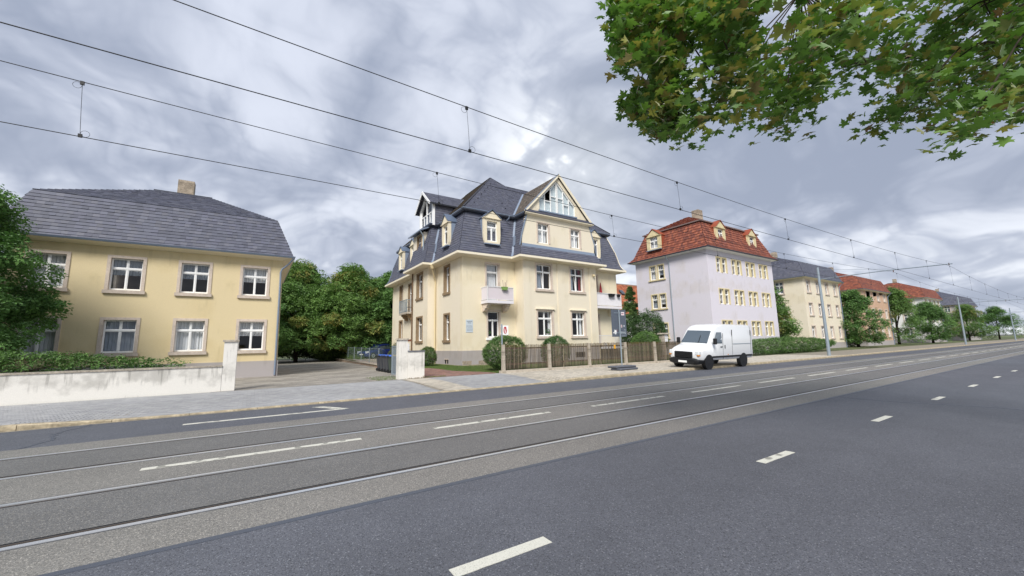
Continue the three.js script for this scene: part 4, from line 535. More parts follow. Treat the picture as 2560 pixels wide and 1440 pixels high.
// picket fence in front of the villa
{
  seed(81); const f = thing('picket_fence', 'weathered brown picket fence with concrete posts on a low wall', 'fence', [0, 0, -18.15]), posts = [11.18, 14.30, 17.42, 20.72, 23.75, 26.9, 30.0, 33.1];
  put(f, 'base_wall', new Geo().box(11.0, 33.2, 0.05, 0.255, -0.1, 0.1), M.concrete);
  posts.forEach((x, i) => { const l = rr(-0.012, 0.012), c = 0.085; put(f, 'post', new Geo().hull([[-c, 0, -c], [c, 0, -c], [c, 0, c], [-c, 0, c]].reverse(), [[-c * 0.8 + l, 1.50, -c * 0.8], [c * 0.8 + l, 1.50, -c * 0.8], [c * 0.8 + l, 1.50, c * 0.8], [-c * 0.8 + l, 1.50, c * 0.8]].reverse()), M.concrete, [x, 0.11, i ? 0.035 : 0.05]); });
  for (let i = 0; i < posts.length - 1; i++) for (const y of [0.52, 1.36]) put(f, 'rail', new Geo().box(posts[i] + 0.07, posts[i + 1] - 0.07, y, y + 0.085, -0.06, -0.02), M.wood);
  const woods = ['#857a6c', '#766b5e', '#91877a', '#6b6257', '#9a8d7b'].map((c) => { const m = M.wood.clone(); m.color = col('#ffffff'); m.vertexColors = true; return [m, col(c)]; }), shapes = [];
  for (let k = 0; k < 12; k++) { const [m, c] = woods[k % 5], g = new Geo(), w = rr(0.017, 0.021), h = 1.30 + rr(-0.012, 0.012), tip = h - rr(0.05, 0.16), li = [lerp(c.r, 0.20, 0.75), lerp(c.g, 0.125, 0.75), lerp(c.b, 0.03, 0.75)]; const a = (y, q = w) => [[-q, y, -0.011], [q, y, -0.011], [q, y, 0.011], [-q, y, 0.011]].reverse(); g.col = [c.r, c.g, c.b]; g.hull(a(0), a(tip)); g.col = k % 3 === 0 ? [c.r, c.g, c.b] : li; g.hull(a(tip), a(h, w * 0.8)); shapes.push([g.build(), m]); }
  for (let x = 11.3; x < 33.05; x += 0.090) { if (posts.some((q) => Math.abs(q - x) < 0.085)) continue; const [g, m] = shapes[Math.floor(rnd() * 12)], q = put(f, 'picket', g, m, [x + rr(-0.008, 0.008), 0.30 + rr(-0.015, 0.015), -0.003]); q.rotation.z = rr(-0.007, 0.007); }
  for (const x of [15.45, 18.15, 18.55]) put(f, 'stay_pole', cyl(0.022, 0.022, 1.28, 8), std({ color: col('#d9cfae') }), [x, 0.26, -0.09]);
  const y = thing('fence_tag', 'small orange-yellow plate hung on the picket fence beside the sign pole', 'sign', [19.72, 1.33, -18.11]); put(y, 'plate', new RoundedBoxGeometry(0.16, 0.26, 0.015, 2, 0.006), std({ color: col('#e0a32a') })); put(y, 'hook', new Geo().box(-0.02, 0.02, 0.131, 0.2, -0.012, 0.006), M.galv);
}
// ───────────────────────── signs ─────────────────────────
{
  const s = thing('stop_sign', 'white plate with red oval and letter V on a grey pole', 'sign', [11.16, 1.62, -18.16]); put(s, 'pole', cyl(0.038, 0.038, 1.06, 12), M.galv); put(s, 'pole_cap', moved(new THREE.SphereGeometry(0.039, 10, 6), 0, 1.06, 0), M.galv);
  const pl = put(s, 'plate', new RoundedBoxGeometry(0.36, 0.52, 0.012, 2, 0.005).translate(0.24, 0.76, 0.0), M.frame); for (const y of [0.56, 0.95]) put(s, 'clamp', new Geo().box(-0.05, 0.08, y, y + 0.05, -0.05, 0.0), M.steelWhite);
  const ov = new THREE.CylinderGeometry(1, 1, 0.006, 40).rotateX(Math.PI / 2); ov.scale(0.105, 0.195, 1).translate(0.21, 0.76, 0.0095); put(pl, 'red_oval', ov, std({ color: col('#b3161f'), roughness: 0.4 }));
  put(pl, 'letter', extrude([[0.14, 0.86], [0.165, 0.86], [0.21, 0.66], [0.255, 0.86], [0.28, 0.86], [0.226, 0.60], [0.194, 0.60]], [], 0.003, 0.0155), M.frame);
  // rear of a temporary road sign on rubber feet
  const cv = document.createElement('canvas'); cv.width = 256; cv.height = 336; const c = cv.getContext('2d'); c.fillStyle = '#59616d'; c.fillRect(0, 0, 256, 336); seed(91);
  for (let i = 0; i < 500; i++) { c.fillStyle = `rgba(${rnd() < 0.5 ? '70,78,90' : '98,106,118'},0.25)`; c.fillRect(rr(0, 256), rr(0, 336), rr(2, 40), rr(1, 5)); }
  c.fillStyle = '#efe3e6'; c.fillRect(172, 26, 58, 42); c.fillStyle = '#c98a97'; c.fillRect(182, 38, 38, 18); c.fillStyle = '#d6c0bd'; c.fillRect(156, 188, 24, 34); c.fillStyle = '#8d6f70'; c.fillRect(160, 200, 14, 10); c.fillStyle = '#dfe6ea'; c.fillRect(206, 196, 18, 14);
  c.fillStyle = '#f2f2f0'; c.beginPath(); c.ellipse(54, 282, 22, 26, 0, 0, 7); c.fill(); c.fillRect(38, 250, 10, 26); c.fillRect(62, 252, 10, 24); c.beginPath(); c.ellipse(20, 288, 8, 7, 0, 0, 7); c.fill(); c.fillStyle = '#8c2f3c'; c.fillRect(84, 248, 6, 26);
  c.strokeStyle = '#dfe7e4'; c.lineWidth = 3.5; c.beginPath(); c.moveTo(146, 306); c.lineTo(156, 272); c.lineTo(166, 306); c.moveTo(172, 300); c.bezierCurveTo(176, 268, 190, 270, 186, 300); c.moveTo(196, 274); c.bezierCurveTo(184, 298, 206, 310, 210, 280); c.moveTo(214, 300); c.lineTo(232, 262); c.moveTo(226, 296); c.bezierCurveTo(236, 280, 240, 290, 234, 306); c.moveTo(214, 250); c.lineTo(238, 252); c.stroke(); c.lineWidth = 2; c.beginPath(); c.moveTo(150, 330); c.lineTo(226, 328); c.stroke(); c.strokeStyle = '#39435f'; c.lineWidth = 4; c.beginPath(); c.moveTo(146, 262); c.bezierCurveTo(160, 244, 172, 276, 186, 258); c.stroke();
  const t = new THREE.CanvasTexture(cv); t.colorSpace = THREE.SRGBColorSpace;
  const r = thing('road_sign', 'dark grey back of a temporary road sign with stickers and scrawl', 'road sign', [16.93, 0.13, -15.1]), ps = M.galv; put(r, 'pole', cyl(0.035, 0.035, 3.27, 14), ps, [0, 0.02, 0]); const q = put(r, 'panel', new RoundedBoxGeometry(1.16, 1.50, 0.03, 2, 0.012).translate(0.02, 2.53, -0.06), std({ color: col('#565f6b'), roughness: 0.5 })); q.rotation.y = 0; put(q, 'stickers', new THREE.PlaneGeometry(1.14, 1.48).translate(0.02, 2.53, -0.0435), std({ map: t, roughness: 0.5 }));
  for (const y of [1.98, 3.08]) put(r, 'clamp', new Geo().box(-0.36, 0.38, y, y + 0.025, -0.043, -0.03).box(-0.05, 0.05, y - 0.02, y + 0.045, -0.03, 0.045), ps);
  for (const [yy, dx, dz, a] of [[0, 0.05, 0.12, 0.06], [0.115, 0, 0, -0.03]]) { const b = new Geo(), ring = (y, k) => [[-0.78 + k, y, -0.30], [-0.70, y, -0.36 + k], [0.70, y, -0.36 + k], [0.78 - k, y, -0.30], [0.78 - k, y, 0.30], [0.70, y, 0.36 - k], [-0.70, y, 0.36 - k], [-0.78 + k, y, 0.30]].reverse(); b.hull(ring(0.0, 0.03), ring(0.06, 0)).hull(ring(0.062, 0.0), ring(0.105, 0.04)); put(r, 'foot_plate', b, std({ color: col('#5d6067'), roughness: 0.8 }), [dx, yy, dz], a); for (const x of [-0.62, 0.5]) put(r, 'grip_slot', new Geo().box(x, x + 0.16, yy + 0.106, yy + 0.118, dz - 0.05 + 0.1, dz + 0.12), std({ color: col('#4a4b50') })); }
}
// ───────────────────────── tram wires ─────────────────────────
{
  const span = (x) => { const k = Math.floor((x + 13) / 54), m = -13 + k * 54 + 27; return x - m; };
  for (const [z, yc, ym, k, x0, nm] of [[-6.07, 5.11, 5.87, 0.00085, 3.08, 'nearer'], [-9.0, 5.17, 5.90, 0.00085, 3.70, 'farther']]) {
    const my = (x) => ym + k * span(x) ** 2 * (1 - 0.0 * x), pts = []; for (let x = -67; x <= 257; x += 4.5) pts.push([x, my(x), z]);
    tag(put(scene, 'messenger_wire', tube(pts, 0.0068, 6, 220), M.wire), `thick black carrying wire high over the ${nm} tram track`, 'wire'); tag(put(scene, 'contact_wire', tube([[-67, yc, z], [0, yc, z], [100, yc, z], [257, yc, z]], 0.0068, 6, 30), M.wire), `straight black contact wire over the ${nm} tram track`, 'wire');
    for (let i = -2; i < 14; i++) { const x = x0 + i * 6.35, t = my(x); const d = thing('dropper', `thin hanger joining the two wires over the ${nm} tram track`, 'wire hanger', [x, yc, z], 0, `hangers over the ${nm} track`); put(d, 'hanger_wire', tube([[0.03, 0, 0], [0, (t - yc) * 0.5, 0.005], [-0.03, t - yc, 0]], 0.0035, 5), M.wire); put(d, 'clamp', new Geo().box(0.005, 0.055, -0.012, 0.045, -0.014, 0.014), M.wire); put(d, 'clamp', new Geo().box(-0.055, -0.005, t - yc - 0.05, t - yc + 0.012, -0.014, 0.014), M.wire); for (const [cx, cy] of [[0.085, 0.06], [-0.085, t - yc - 0.07]]) put(d, 'loop', new THREE.TorusGeometry(0.055, 0.0028, 5, 16).translate(cx, cy, 0), M.wire); }
  }
  for (let k = 1; k < 5; k++) { const x = -13 + k * 54, m = thing('catenary_mast', 'slim grey steel mast with a bracket arm carrying the tram wires', 'mast', [x, 0.11, -13.8], 0, 'masts along the far kerb'); put(m, 'mast_pole', cyl(0.13, 0.09, 7.6, 14), M.galv); put(m, 'arm', tube([[0, 6.55, 0], [0, 6.6, 4], [0, 6.5, 7.9]], 0.035, 8), M.galv); put(m, 'stay', tube([[0, 7.4, 0], [0, 6.62, 5]], 0.012, 6, 2), M.galv); for (const z of [4.8, 7.73]) put(m, 'insulator', cyl(0.03, 0.03, 0.16, 8), std({ color: col('#5a3a2a') }), [0, 6.42, z]); }
}

// ───────────────────────── vegetation ─────────────────────────
const sprig = (() => { const g = new Geo(); seed(201); for (let i = 0; i < 7; i++) { const a = i * 2.4 + rr(-0.4, 0.4), r = rr(0.1, 0.5), y = rr(-0.35, 0.35), l = rr(0.38, 0.6), w = l * 0.36, t = rr(-0.5, 0.25), c = [Math.cos(a) * r, y, Math.sin(a) * r], d = [Math.cos(a), t, Math.sin(a)], s = [-Math.sin(a), 0, Math.cos(a)]; const P = (f, k, u) => [c[0] + d[0] * l * f + s[0] * w * k, c[1] + d[1] * l * f + u * l, c[2] + d[2] * l * f + s[2] * w * k]; g.quad(P(0, 0, 0), P(0.45, 1, 0.08), P(1, 0, -0.12), P(0.5, 0, -0.02)).quad(P(0, 0, 0), P(0.5, 0, -0.02), P(1, 0, -0.12), P(0.45, -1, 0.08)); } return g.build(); })();
function foliage(parent, name, spots, pick, mat = M.leaf, geo = sprig) {
  const m = new THREE.InstancedMesh(geo, mat, spots.length), q = new THREE.Object3D(), c = new THREE.Color();
  spots.forEach(([x, y, z, s, k], i) => { q.position.set(x, y, z); q.rotation.set(rr(-0.7, 0.7), rr(0, 6.28), rr(-0.7, 0.7)); q.scale.setScalar(s); q.updateMatrix(); m.setMatrixAt(i, q.matrix); const t = pick(k, x, y, z); c.setRGB(t[0], t[1], t[2]); m.setColorAt(i, c); });
  m.name = name; m.castShadow = m.receiveShadow = true; parent.add(m); return stuff(m);
}
const mixC = (a, b, t) => [lerp(a[0], b[0], t), lerp(a[1], b[1], t), lerp(a[2], b[2], t)];
function tree(name, label, x, z, H, R, base, o = {}) {
  const y = gardenY(x, z) - 0.05, t = thing(name, label, 'tree', [x, y, z], 0, o.group), { pal = [[0.035, 0.085, 0.016], [0.075, 0.14, 0.03]], tint, n = 60, per = 75, size = [0.26, 0.44], tr = 0.22 } = o;
  const trunk = [cyl(tr, tr * 0.55, H * 0.6, 10)], cl = [];
  for (let i = 0; i < n; i++) {                                  // clumps over a lumpy egg
    const a = rr(0, 6.283), v = Math.pow(rnd(), 0.8), yy = lerp(base, H, v), prof = Math.sin(Math.PI * clamp(Math.pow(v, 0.62) * 0.90 + 0.10, 0, 1)) ** 0.7, r = R * prof * Math.sqrt(rr(0.25, 1)) * rr(0.85, 1.12); cl.push([Math.cos(a) * r, yy * rr(0.96, 1.03), Math.sin(a) * r, rr(0.55, 1.05) * (o.lump ?? 0.27) * R, rnd()]);
    if (i % 5 === 0) { const h0 = Math.min(H * 0.55, yy * rr(0.35, 0.7)); trunk.push(tube([[0, h0, 0], [Math.cos(a) * r * 0.5, lerp(h0, yy, 0.45), Math.sin(a) * r * 0.5], [Math.cos(a) * r * 0.95, yy, Math.sin(a) * r * 0.95]], tr * 0.22, 5, 6)); }
  }
  put(t, 'trunk', join(trunk), M.bark);
  const sp = []; for (const [cx, cy, cz, r, k] of cl) for (let i = 0; i < per; i++) { const a = rr(0, 6.283), u = rr(-1, 1), q = Math.cbrt(rr(0.15, 1)) * r, w = Math.sqrt(1 - u * u); sp.push([cx + Math.cos(a) * w * q * 1.2, cy + u * q * 0.75, cz + Math.sin(a) * w * q * 1.2, rr(...size), k]); }
  const m = foliage(t, 'crown', sp, (k, px, py) => { let c = mixC(pal[0], pal[1], clamp(k * 0.6 + rnd() * 0.4, 0, 1)); if (tint && k > tint[1] - 0.0) c = mixC(c, tint[0], rr(0.1, 0.8)); return c; }); return t;
}
function shrub(name, label, x, z, rx, ry, rz, o = {}) {
  const y = gardenY(x, z) - 0.03, t = thing(name, label, o.cat ?? 'bush', [x, y, z], 0, o.group), { pal = [[0.065, 0.155, 0.024], [0.15, 0.29, 0.055]], n = 2600, size = [0.07, 0.13], low = 0.06, lump = 0.12, tint } = o, sp = [], st = [];
  for (let i = 0; i < 9; i++) { const a = i * 0.7; st.push(tube([[Math.cos(a) * 0.08, 0, Math.sin(a) * 0.08], [Math.cos(a) * rx * 0.4, ry * 0.8, Math.sin(a) * rz * 0.4], [Math.cos(a) * rx * 0.7, ry * 1.4, Math.sin(a) * rz * 0.7]], 0.018, 5, 5)); } put(t, 'stem', join(st), M.bark);
  const o1 = rr(0, 90); for (let i = 0; i < n; i++) { const a = rr(0, 6.283), u = rr(-1, 1), w = Math.sqrt(1 - u * u), l = 1 + lump * (fbm(a * 1.6 + o1, u * 2.2 + 20, 3) * 2 - 1), q = (rnd() < 0.8 ? rr(0.86, 1.0) : Math.cbrt(rnd()) * 0.9) * l, py = ry + u * ry * q; if (py < low) continue; sp.push([Math.cos(a) * w * rx * q, py + low, Math.sin(a) * w * rz * q, rr(...size), rnd()]); }
  foliage(t, 'foliage', sp, (k) => { let c = mixC(pal[0], pal[1], k); if (tint && rnd() < tint[1]) c = mixC(c, tint[0], rr(0.3, 0.9)); return c; }); return t;
}
seed(301);
const chestnut = { pal: [[0.095, 0.215, 0.036], [0.20, 0.35, 0.065]], tint: [[0.40, 0.29, 0.07], 0.86] }, greenT = { pal: [[0.078, 0.20, 0.036], [0.165, 0.32, 0.065]] };
tree('chestnut_tree', 'broad chestnut tree with browning leaf tips behind the blue car', 9.0, -47, 9.7, 4.6, 0.9, { ...chestnut, n: 200, per: 95 });
tree('maple_shade_tree', 'dense dark green tree between the browning chestnut and the villa', 13.2, -45.5, 9.1, 3.9, 0.8, { ...greenT, n: 190, per: 95 });
tree('tall_tree', 'taller green tree rising behind the slate roof edge', 17.6, -52, 13.2, 3.2, 2, { pal: [[0.03, 0.075, 0.016], [0.075, 0.13, 0.03]], n: 110 });
tree('chestnut_tree', 'rounded chestnut tree with many orange leaves at the back of the yard', 4.0, -50, 10.6, 4.6, 1.0, { ...chestnut, n: 190, per: 95 });
tree('background_tree', 'dark tree filling the gap behind the browning chestnut', 10.5, -57, 10.4, 5, 0.8, { ...greenT, n: 150, per: 90 });
tree('background_tree', 'dark tree behind the dense green tree near the villa', 15.5, -60, 10.8, 5, 0.8, { ...chestnut, n: 150, per: 90 });
tree('background_tree', 'tall dark tree at the very back of the yard', 2.0, -60, 12.0, 5.4, 0.8, { ...greenT, n: 150, per: 90 });
tree('garden_tree', 'green tree beside the ochre house, over the yard', -1.5, -47, 10.4, 4.4, 1.0, { ...greenT, n: 170, per: 90 });
tree('garden_tree', 'bushy green tree in front of the ochre house gable', -9.6, -22.6, 8.2, 2.7, 1.2, { ...greenT, n: 170, size: [0.16, 0.30], per: 95 });
tree('garden_tree', 'spreading chestnut behind the long low wall', -13.5, -25, 10.5, 4.0, 1.2, { ...chestnut, n: 200, size: [0.18, 0.32], per: 100 });
shrub('garden_hedge', 'dark hedge closing the back of the parking area', 9, -52, 9, 1.5, 1.2, { n: 3000, size: [0.3, 0.5], cat: 'hedge', pal: [[0.02, 0.05, 0.012], [0.045, 0.09, 0.02]] });
tree('weeping_birch', 'slender pale green birch between the villa and the lilac house', 38.0, -31.9, 8.0, 1.15, 0.8, { pal: [[0.12, 0.22, 0.05], [0.22, 0.34, 0.09]], n: 110, per: 70, size: [0.12, 0.22], tr: 0.07 });
shrub('clipped_bush', 'large rounded green bush beside the corner post of the picket fence', 12.1, -19.35, 1.38, 0.99, 0.95, { n: 5200 });
shrub('clipped_bush', 'smaller domed green bush behind the fence under the bay window', 15.9, -19.5, 0.98, 0.98, 0.85, { n: 3600, pal: [[0.05, 0.135, 0.028], [0.12, 0.245, 0.055]] });
shrub('clipped_bush', 'round light green bush behind the fence near the letter box post', 24.75, -19.6, 1.4, 1.12, 1.0, { n: 4200, pal: [[0.075, 0.175, 0.03], [0.18, 0.33, 0.065]] });
shrub('tall_shrub', 'tall loose dark shrub in front of the lilac house', 28.4, -22.6, 2.5, 1.95, 1.6, { n: 5200, size: [0.13, 0.24], lump: 0.3, pal: [[0.035, 0.095, 0.02], [0.085, 0.175, 0.035]] });
shrub('small_shrub', 'small reddish green shrub against the side wall of the villa', 9.98, -25.9, 0.62, 0.66, 0.6, { n: 1800, tint: [[0.14, 0.06, 0.03], 0.25] });
shrub('flowering_shrub', 'loose yellow-green shrub behind the white gate pillar', 9.0, -29.0, 0.75, 0.88, 0.75, { n: 1800, lump: 0.3, pal: [[0.06, 0.11, 0.02], [0.15, 0.18, 0.04]], tint: [[0.22, 0.09, 0.05], 0.12] });
shrub('yard_bush', 'bright green bush by the wire fence at the end of the yard', 7.0, -49, 1.6, 1.2, 1.4, { n: 1400, size: [0.2, 0.34], pal: [[0.06, 0.13, 0.02], [0.13, 0.22, 0.04]] });
shrub('garden_hedge', 'long clipped hedge behind the low white wall', -9.5, -19.4, 7.5, 0.82, 0.55, { n: 6000, size: [0.1, 0.18], cat: 'hedge' });
shrub('garden_hedge', 'dark hedge at the foot of the fence line beyond the lilac house', 47, -19.2, 12.5, 0.8, 0.6, { n: 5200, size: [0.14, 0.24], cat: 'hedge' });
{ const far = ['round street-side tree past the lilac house', 'second garden tree past the lilac house, before the cream house', 'dark tree beside the cream house down the street', 'tree before the terracotta house down the street', 'bushy tree past the terracotta house', 'tall tree near the end of the street']; [[53, -24, 8.5, 3.2], [75, -21.5, 8, 3.2], [97, -22, 9.5, 3.6], [112, -20.5, 8.5, 3.4], [150, -21, 9.5, 4], [185, -20, 9.5, 4.4]].forEach(([x, z, h, r], i) => tree('garden_tree', far[i], x, z, h * rr(0.85, 1.1), r, 0.9, { ...(i % 2 ? greenT : chestnut), n: 70, per: 60, lump: 0.36, size: [0.3, 0.55], group: 'garden trees down the street' })); }
shrub('creeper', 'green climbing shrub beside the villa in front of the red-roofed house', 28.9, -27.5, 0.9, 2.9, 0.8, { n: 2400, size: [0.16, 0.28], lump: 0.3, pal: [[0.03, 0.08, 0.014], [0.07, 0.14, 0.03]] });

// maple overhanging from the near footway
{
  seed(401);
  const half = [[0, 0], [0.15, -0.02], [0.33, -0.15], [0.35, -0.01], [0.50, 0.03], [0.37, 0.13], [0.30, 0.17], [0.46, 0.27], [0.63, 0.36], [0.48, 0.42], [0.46, 0.57], [0.30, 0.46], [0.16, 0.45], [0.24, 0.62], [0.12, 0.67], [0, 0.95]];
  const out = [...half, ...half.slice(1, -1).reverse().map(([x, y]) => [-x, y])], sh = new THREE.ShapeGeometry(new THREE.Shape(out.map(([x, y]) => new THREE.Vector2(x, y))));
  const bend = (k, f) => { const g = sh.clone(), p = g.attributes.position; for (let i = 0; i < p.count; i++) { const x = p.getX(i), y = p.getY(i); p.setZ(i, -k * Math.abs(x) - f * y * y); } g.computeVertexNormals(); return g; };
  const shapes = [bend(0.25, 0.2), bend(-0.15, 0.6), bend(0.55, 0.05)];
  const t = thing('maple_tree', 'maple with green and yellowing lobed leaves overhanging the street', 'tree', [9.6, 0.12, 2.4]), W = (p) => [p[0] - 9.6, p[1] - 0.12, p[2] - 2.4];
  const sprays = [[9.95,6.45,-1.31,0.34],[8.37,5.97,-1.16,0.34],[4.72,5.71,-2.09,0.34],[10.47,5.28,-0.06,0.34],[6.92,5.25,-2.47,0.34],[9.97,5.29,-0.24,0.34],[7.01,6.09,-1.76,0.34],[6.66,8.25,-3.00,0.34],[8.51,7.49,-0.91,0.34],[9.35,8.55,-1.86,0.34],[5.12,6.18,-2.16,0.34],[7.82,6.99,-0.81,0.34],[9.32,7.39,-0.49,0.34],[7.76,6.63,0.16,0.34],[6.61,5.90,-2.72,0.34],[5.23,6.36,-1.96,0.34],[10.90,5.90,-1.15,0.34],[6.97,4.11,-0.63,0.34],[11.25,8.04,-0.51,0.34],[7.61,5.03,-1.06,0.34],[4.91,5.91,-2.10,0.34],[5.54,6.24,-1.49,0.34],[8.91,6.06,0.28,0.34],[4.89,5.24,-2.28,0.34],[10.57,8.01,0.54,0.34],[11.44,8.17,-0.52,0.34],[7.21,7.29,-1.35,0.34],[9.96,5.33,-0.20,0.34],[7.11,8.72,-2.83,0.34],[12.57,7.44,0.08,0.34],[9.68,5.99,-1.17,0.34],[7.39,5.99,-3.23,0.34],[10.83,7.57,0.18,0.34],[10.88,6.72,-0.51,0.34],[8.63,6.43,-1.57,0.34],[7.97,5.87,-3.07,0.34],[6.67,5.69,-3.98,0.34],[12.14,9.37,0.21,0.34],[6.08,6.31,-2.83,0.34],[7.92,4.52,-0.66,0.34],[11.22,8.93,0.11,0.34],[9.61,5.26,-0.63,0.34],[10.59,8.15,0.07,0.34],[7.77,5.67,-2.57,0.34],[5.80,5.37,-1.21,0.34],[8.05,5.34,-0.15,0.34],[7.08,5.69,-2.11,0.34],[5.09,6.21,-2.82,0.34],[8.07,6.51,-0.28,0.34],[5.68,8.46,-2.91,0.34],[9.55,6.34,-0.06,0.34],[7.70,4.70,-0.23,0.34],[8.84,7.08,0.07,0.34],[10.99,7.61,-0.23,0.34],[4.99,4.69,-2.40,0.34],[5.30,6.27,-2.52,0.34],[8.87,5.47,-1.66,0.34],[7.62,5.78,-1.60,0.34],[6.18,8.62,-3.38,0.34],[8.63,6.61,-2.62,0.34],[8.92,6.17,-1.14,0.34],[7.65,5.80,-2.68,0.34],[6.87,5.88,-0.84,0.34],[9.93,7.50,-0.44,0.34],[4.88,4.89,-2.44,0.34],[10.31,7.22,0.07,0.34],[5.53,5.26,-1.65,0.34],[5.45,5.70,-2.47,0.34],[11.58,6.28,-0.63,0.34],[5.81,6.33,-2.74,0.34],[9.28,5.42,-1.59,0.34],[11.02,8.41,0.46,0.34],[9.26,5.91,-1.00,0.34],[11.53,8.47,-0.20,0.34],[8.62,7.16,-2.21,0.34],[7.65,6.52,-0.54,0.34],[4.25,6.56,-3.43,0.20],[4.16,6.23,-3.40,0.20],[4.00,5.76,-3.18,0.20],[4.75,6.31,-3.83,0.20],[3.98,5.34,-3.05,0.20],[4.61,5.97,-3.36,0.20],[5.00,6.69,-3.65,0.20],[4.05,6.03,-3.00,0.20],[4.77,6.58,-3.24,0.20],[4.90,6.31,-3.30,0.20],[4.21,5.42,-2.93,0.20],[4.77,5.79,-3.08,0.20],[5.16,6.56,-3.24,0.20],[4.89,5.63,-3.15,0.20],[5.30,6.30,-3.23,0.20],[4.59,6.13,-2.76,0.20],[4.57,5.51,-3.02,0.20],[4.50,5.09,-2.92,0.20],[5.08,5.24,-3.19,0.20],[5.34,5.70,-3.64,0.20],[4.73,5.13,-3.58,0.20],[4.88,5.37,-3.75,0.20],[4.61,5.08,-3.31,0.20],[5.06,5.21,-3.61,0.20],[4.43,4.77,-3.01,0.20],[4.68,4.75,-3.17,0.20],[5.24,5.17,-3.38,0.20],[5.32,5.02,-3.43,0.20],[4.88,4.71,-3.27,0.20],[4.65,4.55,-2.88,0.20]], leaves = [];
  put(t, 'trunk', join([cyl(0.24, 0.16, 4.6, 14), tube([W([9.6, 4.4, 2.4]), W([8.7, 6.2, 0.2]), W([7.4, 7.4, -2.2]), W([6.2, 7.9, -3.6])], 0.085, 8, 16), tube([W([9.6, 4.5, 2.4]), W([10.3, 6.4, -0.4]), W([10.6, 7.6, -2.6])], 0.08, 8, 14), tube([W([9.6, 4.5, 2.4]), W([12.2, 6.2, 0.6]), W([14.0, 7.0, -0.8])], 0.07, 8, 14), tube([W([9.6, 4.3, 2.4]), W([9.7, 8, 2.0]), W([9.2, 11, 1.4])], 0.10, 8, 12)]), M.bark);
  const roots = [[6.2, 7.9, -3.6], [7.4, 7.4, -2.2], [8.7, 6.2, 0.2], [10.6, 7.6, -2.6], [10.3, 6.4, -0.4], [14.0, 7.0, -0.8], [12.2, 6.2, 0.6]], V3 = (p) => new THREE.Vector3(...p);
  const tw = []; for (const s of sprays) {
    const c = V3(s.slice(0, 3)), r0 = roots.map(V3).sort((a, b) => a.distanceTo(c) - b.distanceTo(c))[0], mid = r0.clone().lerp(c, 0.55).add(new THREE.Vector3(rr(-0.15, 0.15), rr(0.05, 0.3), rr(-0.15, 0.15)));
    tw.push(tube([W(r0.toArray()), W(mid.toArray()), W(c.toArray())], 0.011, 5, 8)); const dir = c.clone().sub(mid).normalize();
    for (let i = 0; i < (s[3] > 0.3 ? 92 : 62); i++) { const f = rr(-0.55, 0.35) * s[3] / 0.34, sd = s[3] * (1 - 0.3 * Math.abs(f)); leaves.push({ p: [c.x + dir.x * f + rr(-1, 1) * sd, c.y + dir.y * f + rr(-0.75, 0.55) * sd, c.z + dir.z * f + rr(-1, 1) * sd] }); }
  }
  put(t, 'twigs', join(tw), M.bark);
  const inView = (l) => { const v = new THREE.Vector3(...l.p).sub(camera.position); return v.z < -0.2 && Math.abs(Math.atan2(v.x, -v.z) / RAD - 55) < 30; };
  leaves.forEach((l) => { l.d = Math.hypot(l.p[0], l.p[1] - 1.6, l.p[2]) + (inView(l) ? 0 : 50); }); leaves.sort((a, b) => a.d - b.d);
  const q = new THREE.Object3D(); q.rotation.order = 'YXZ';
  const place = (l) => { q.position.set(...W(l.p)); q.rotation.set(-1.57 + rr(-0.75, 0.95) + 0.5, rr(0, 6.283), rr(-0.5, 0.5)); q.scale.setScalar(rr(0.10, 0.185)); };
  const tone = () => { const u = rnd(); let c = mixC([0.070, 0.175, 0.018], [0.155, 0.305, 0.034], rnd()); if (u < 0.2) c = mixC(c, [0.31, 0.29, 0.045], rr(0.3, 0.9)); if (rnd() < 0.05) c = mixC(c, [0.22, 0.11, 0.04], rr(0.3, 0.9)); return c; };
  const mats = Array.from({ length: 24 }, () => { const m = M.mapleLeaf.clone(); m.color.setRGB(...tone()); return m; });
  leaves.slice(0, 300).forEach((l) => { place(l); const m = put(t, 'leaf', shapes[Math.floor(rnd() * 3)], mats[Math.floor(rnd() * 24)]); m.position.copy(q.position); m.rotation.copy(q.rotation); m.scale.copy(q.scale); });
  const rest = leaves.slice(300), im = new THREE.InstancedMesh(shapes[0], M.mapleLeaf, rest.length), c = new THREE.Color(); rest.forEach((l, i) => { place(l); q.updateMatrix(); im.setMatrixAt(i, q.matrix); c.setRGB(...tone()); im.setColorAt(i, c); }); im.name = 'leaves'; im.castShadow = im.receiveShadow = true; t.add(stuff(im));
}

// ───────────────────────── neighbouring houses ─────────────────────────
const ring4 = (x0, x1, z0, z1, y) => [[x0, y, z1], [x1, y, z1], [x1, y, z0], [x0, y, z0]];
function shell(h, x0, x1, z0, z1, y1, mat, holes = {}) {
  const T = 0.3, y0 = 0; wall(h, FR, z1, rect(x0, x1, y0, y1), holes.FR ?? [], mat, T); wall(h, LF, -x0, rect(z0 + T, z1 - T, y0, y1), holes.LF ?? [], mat, T); wall(h, RT, x1, rect(-z1 + T, -z0 - T, y0, y1), holes.RT ?? [], mat, T); wall(h, BK, -z0, rect(-x1, -x0, y0, y1), [], mat, T);
  for (let y = 0.6; y < y1 - 0.5; y += 3.1) put(h, 'floor_slab', new Geo().box(x0 + T + 0.01, x1 - T - 0.01, y, y + 0.12, z0 + T + 0.01, z1 - T - 0.01), M.floor); put(h, 'room_wall', new Geo().box(x0 + 3.5, x0 + 3.6, 0.8, y1 - 0.1, z0 + 0.4, z1 - 0.4), M.room);
  put(h, 'ceiling', new Geo().box(x0 + 0.02, x1 - 0.02, y1 - 0.06, y1 - 0.01, z0 + 0.02, z1 - 0.02), M.room);
}
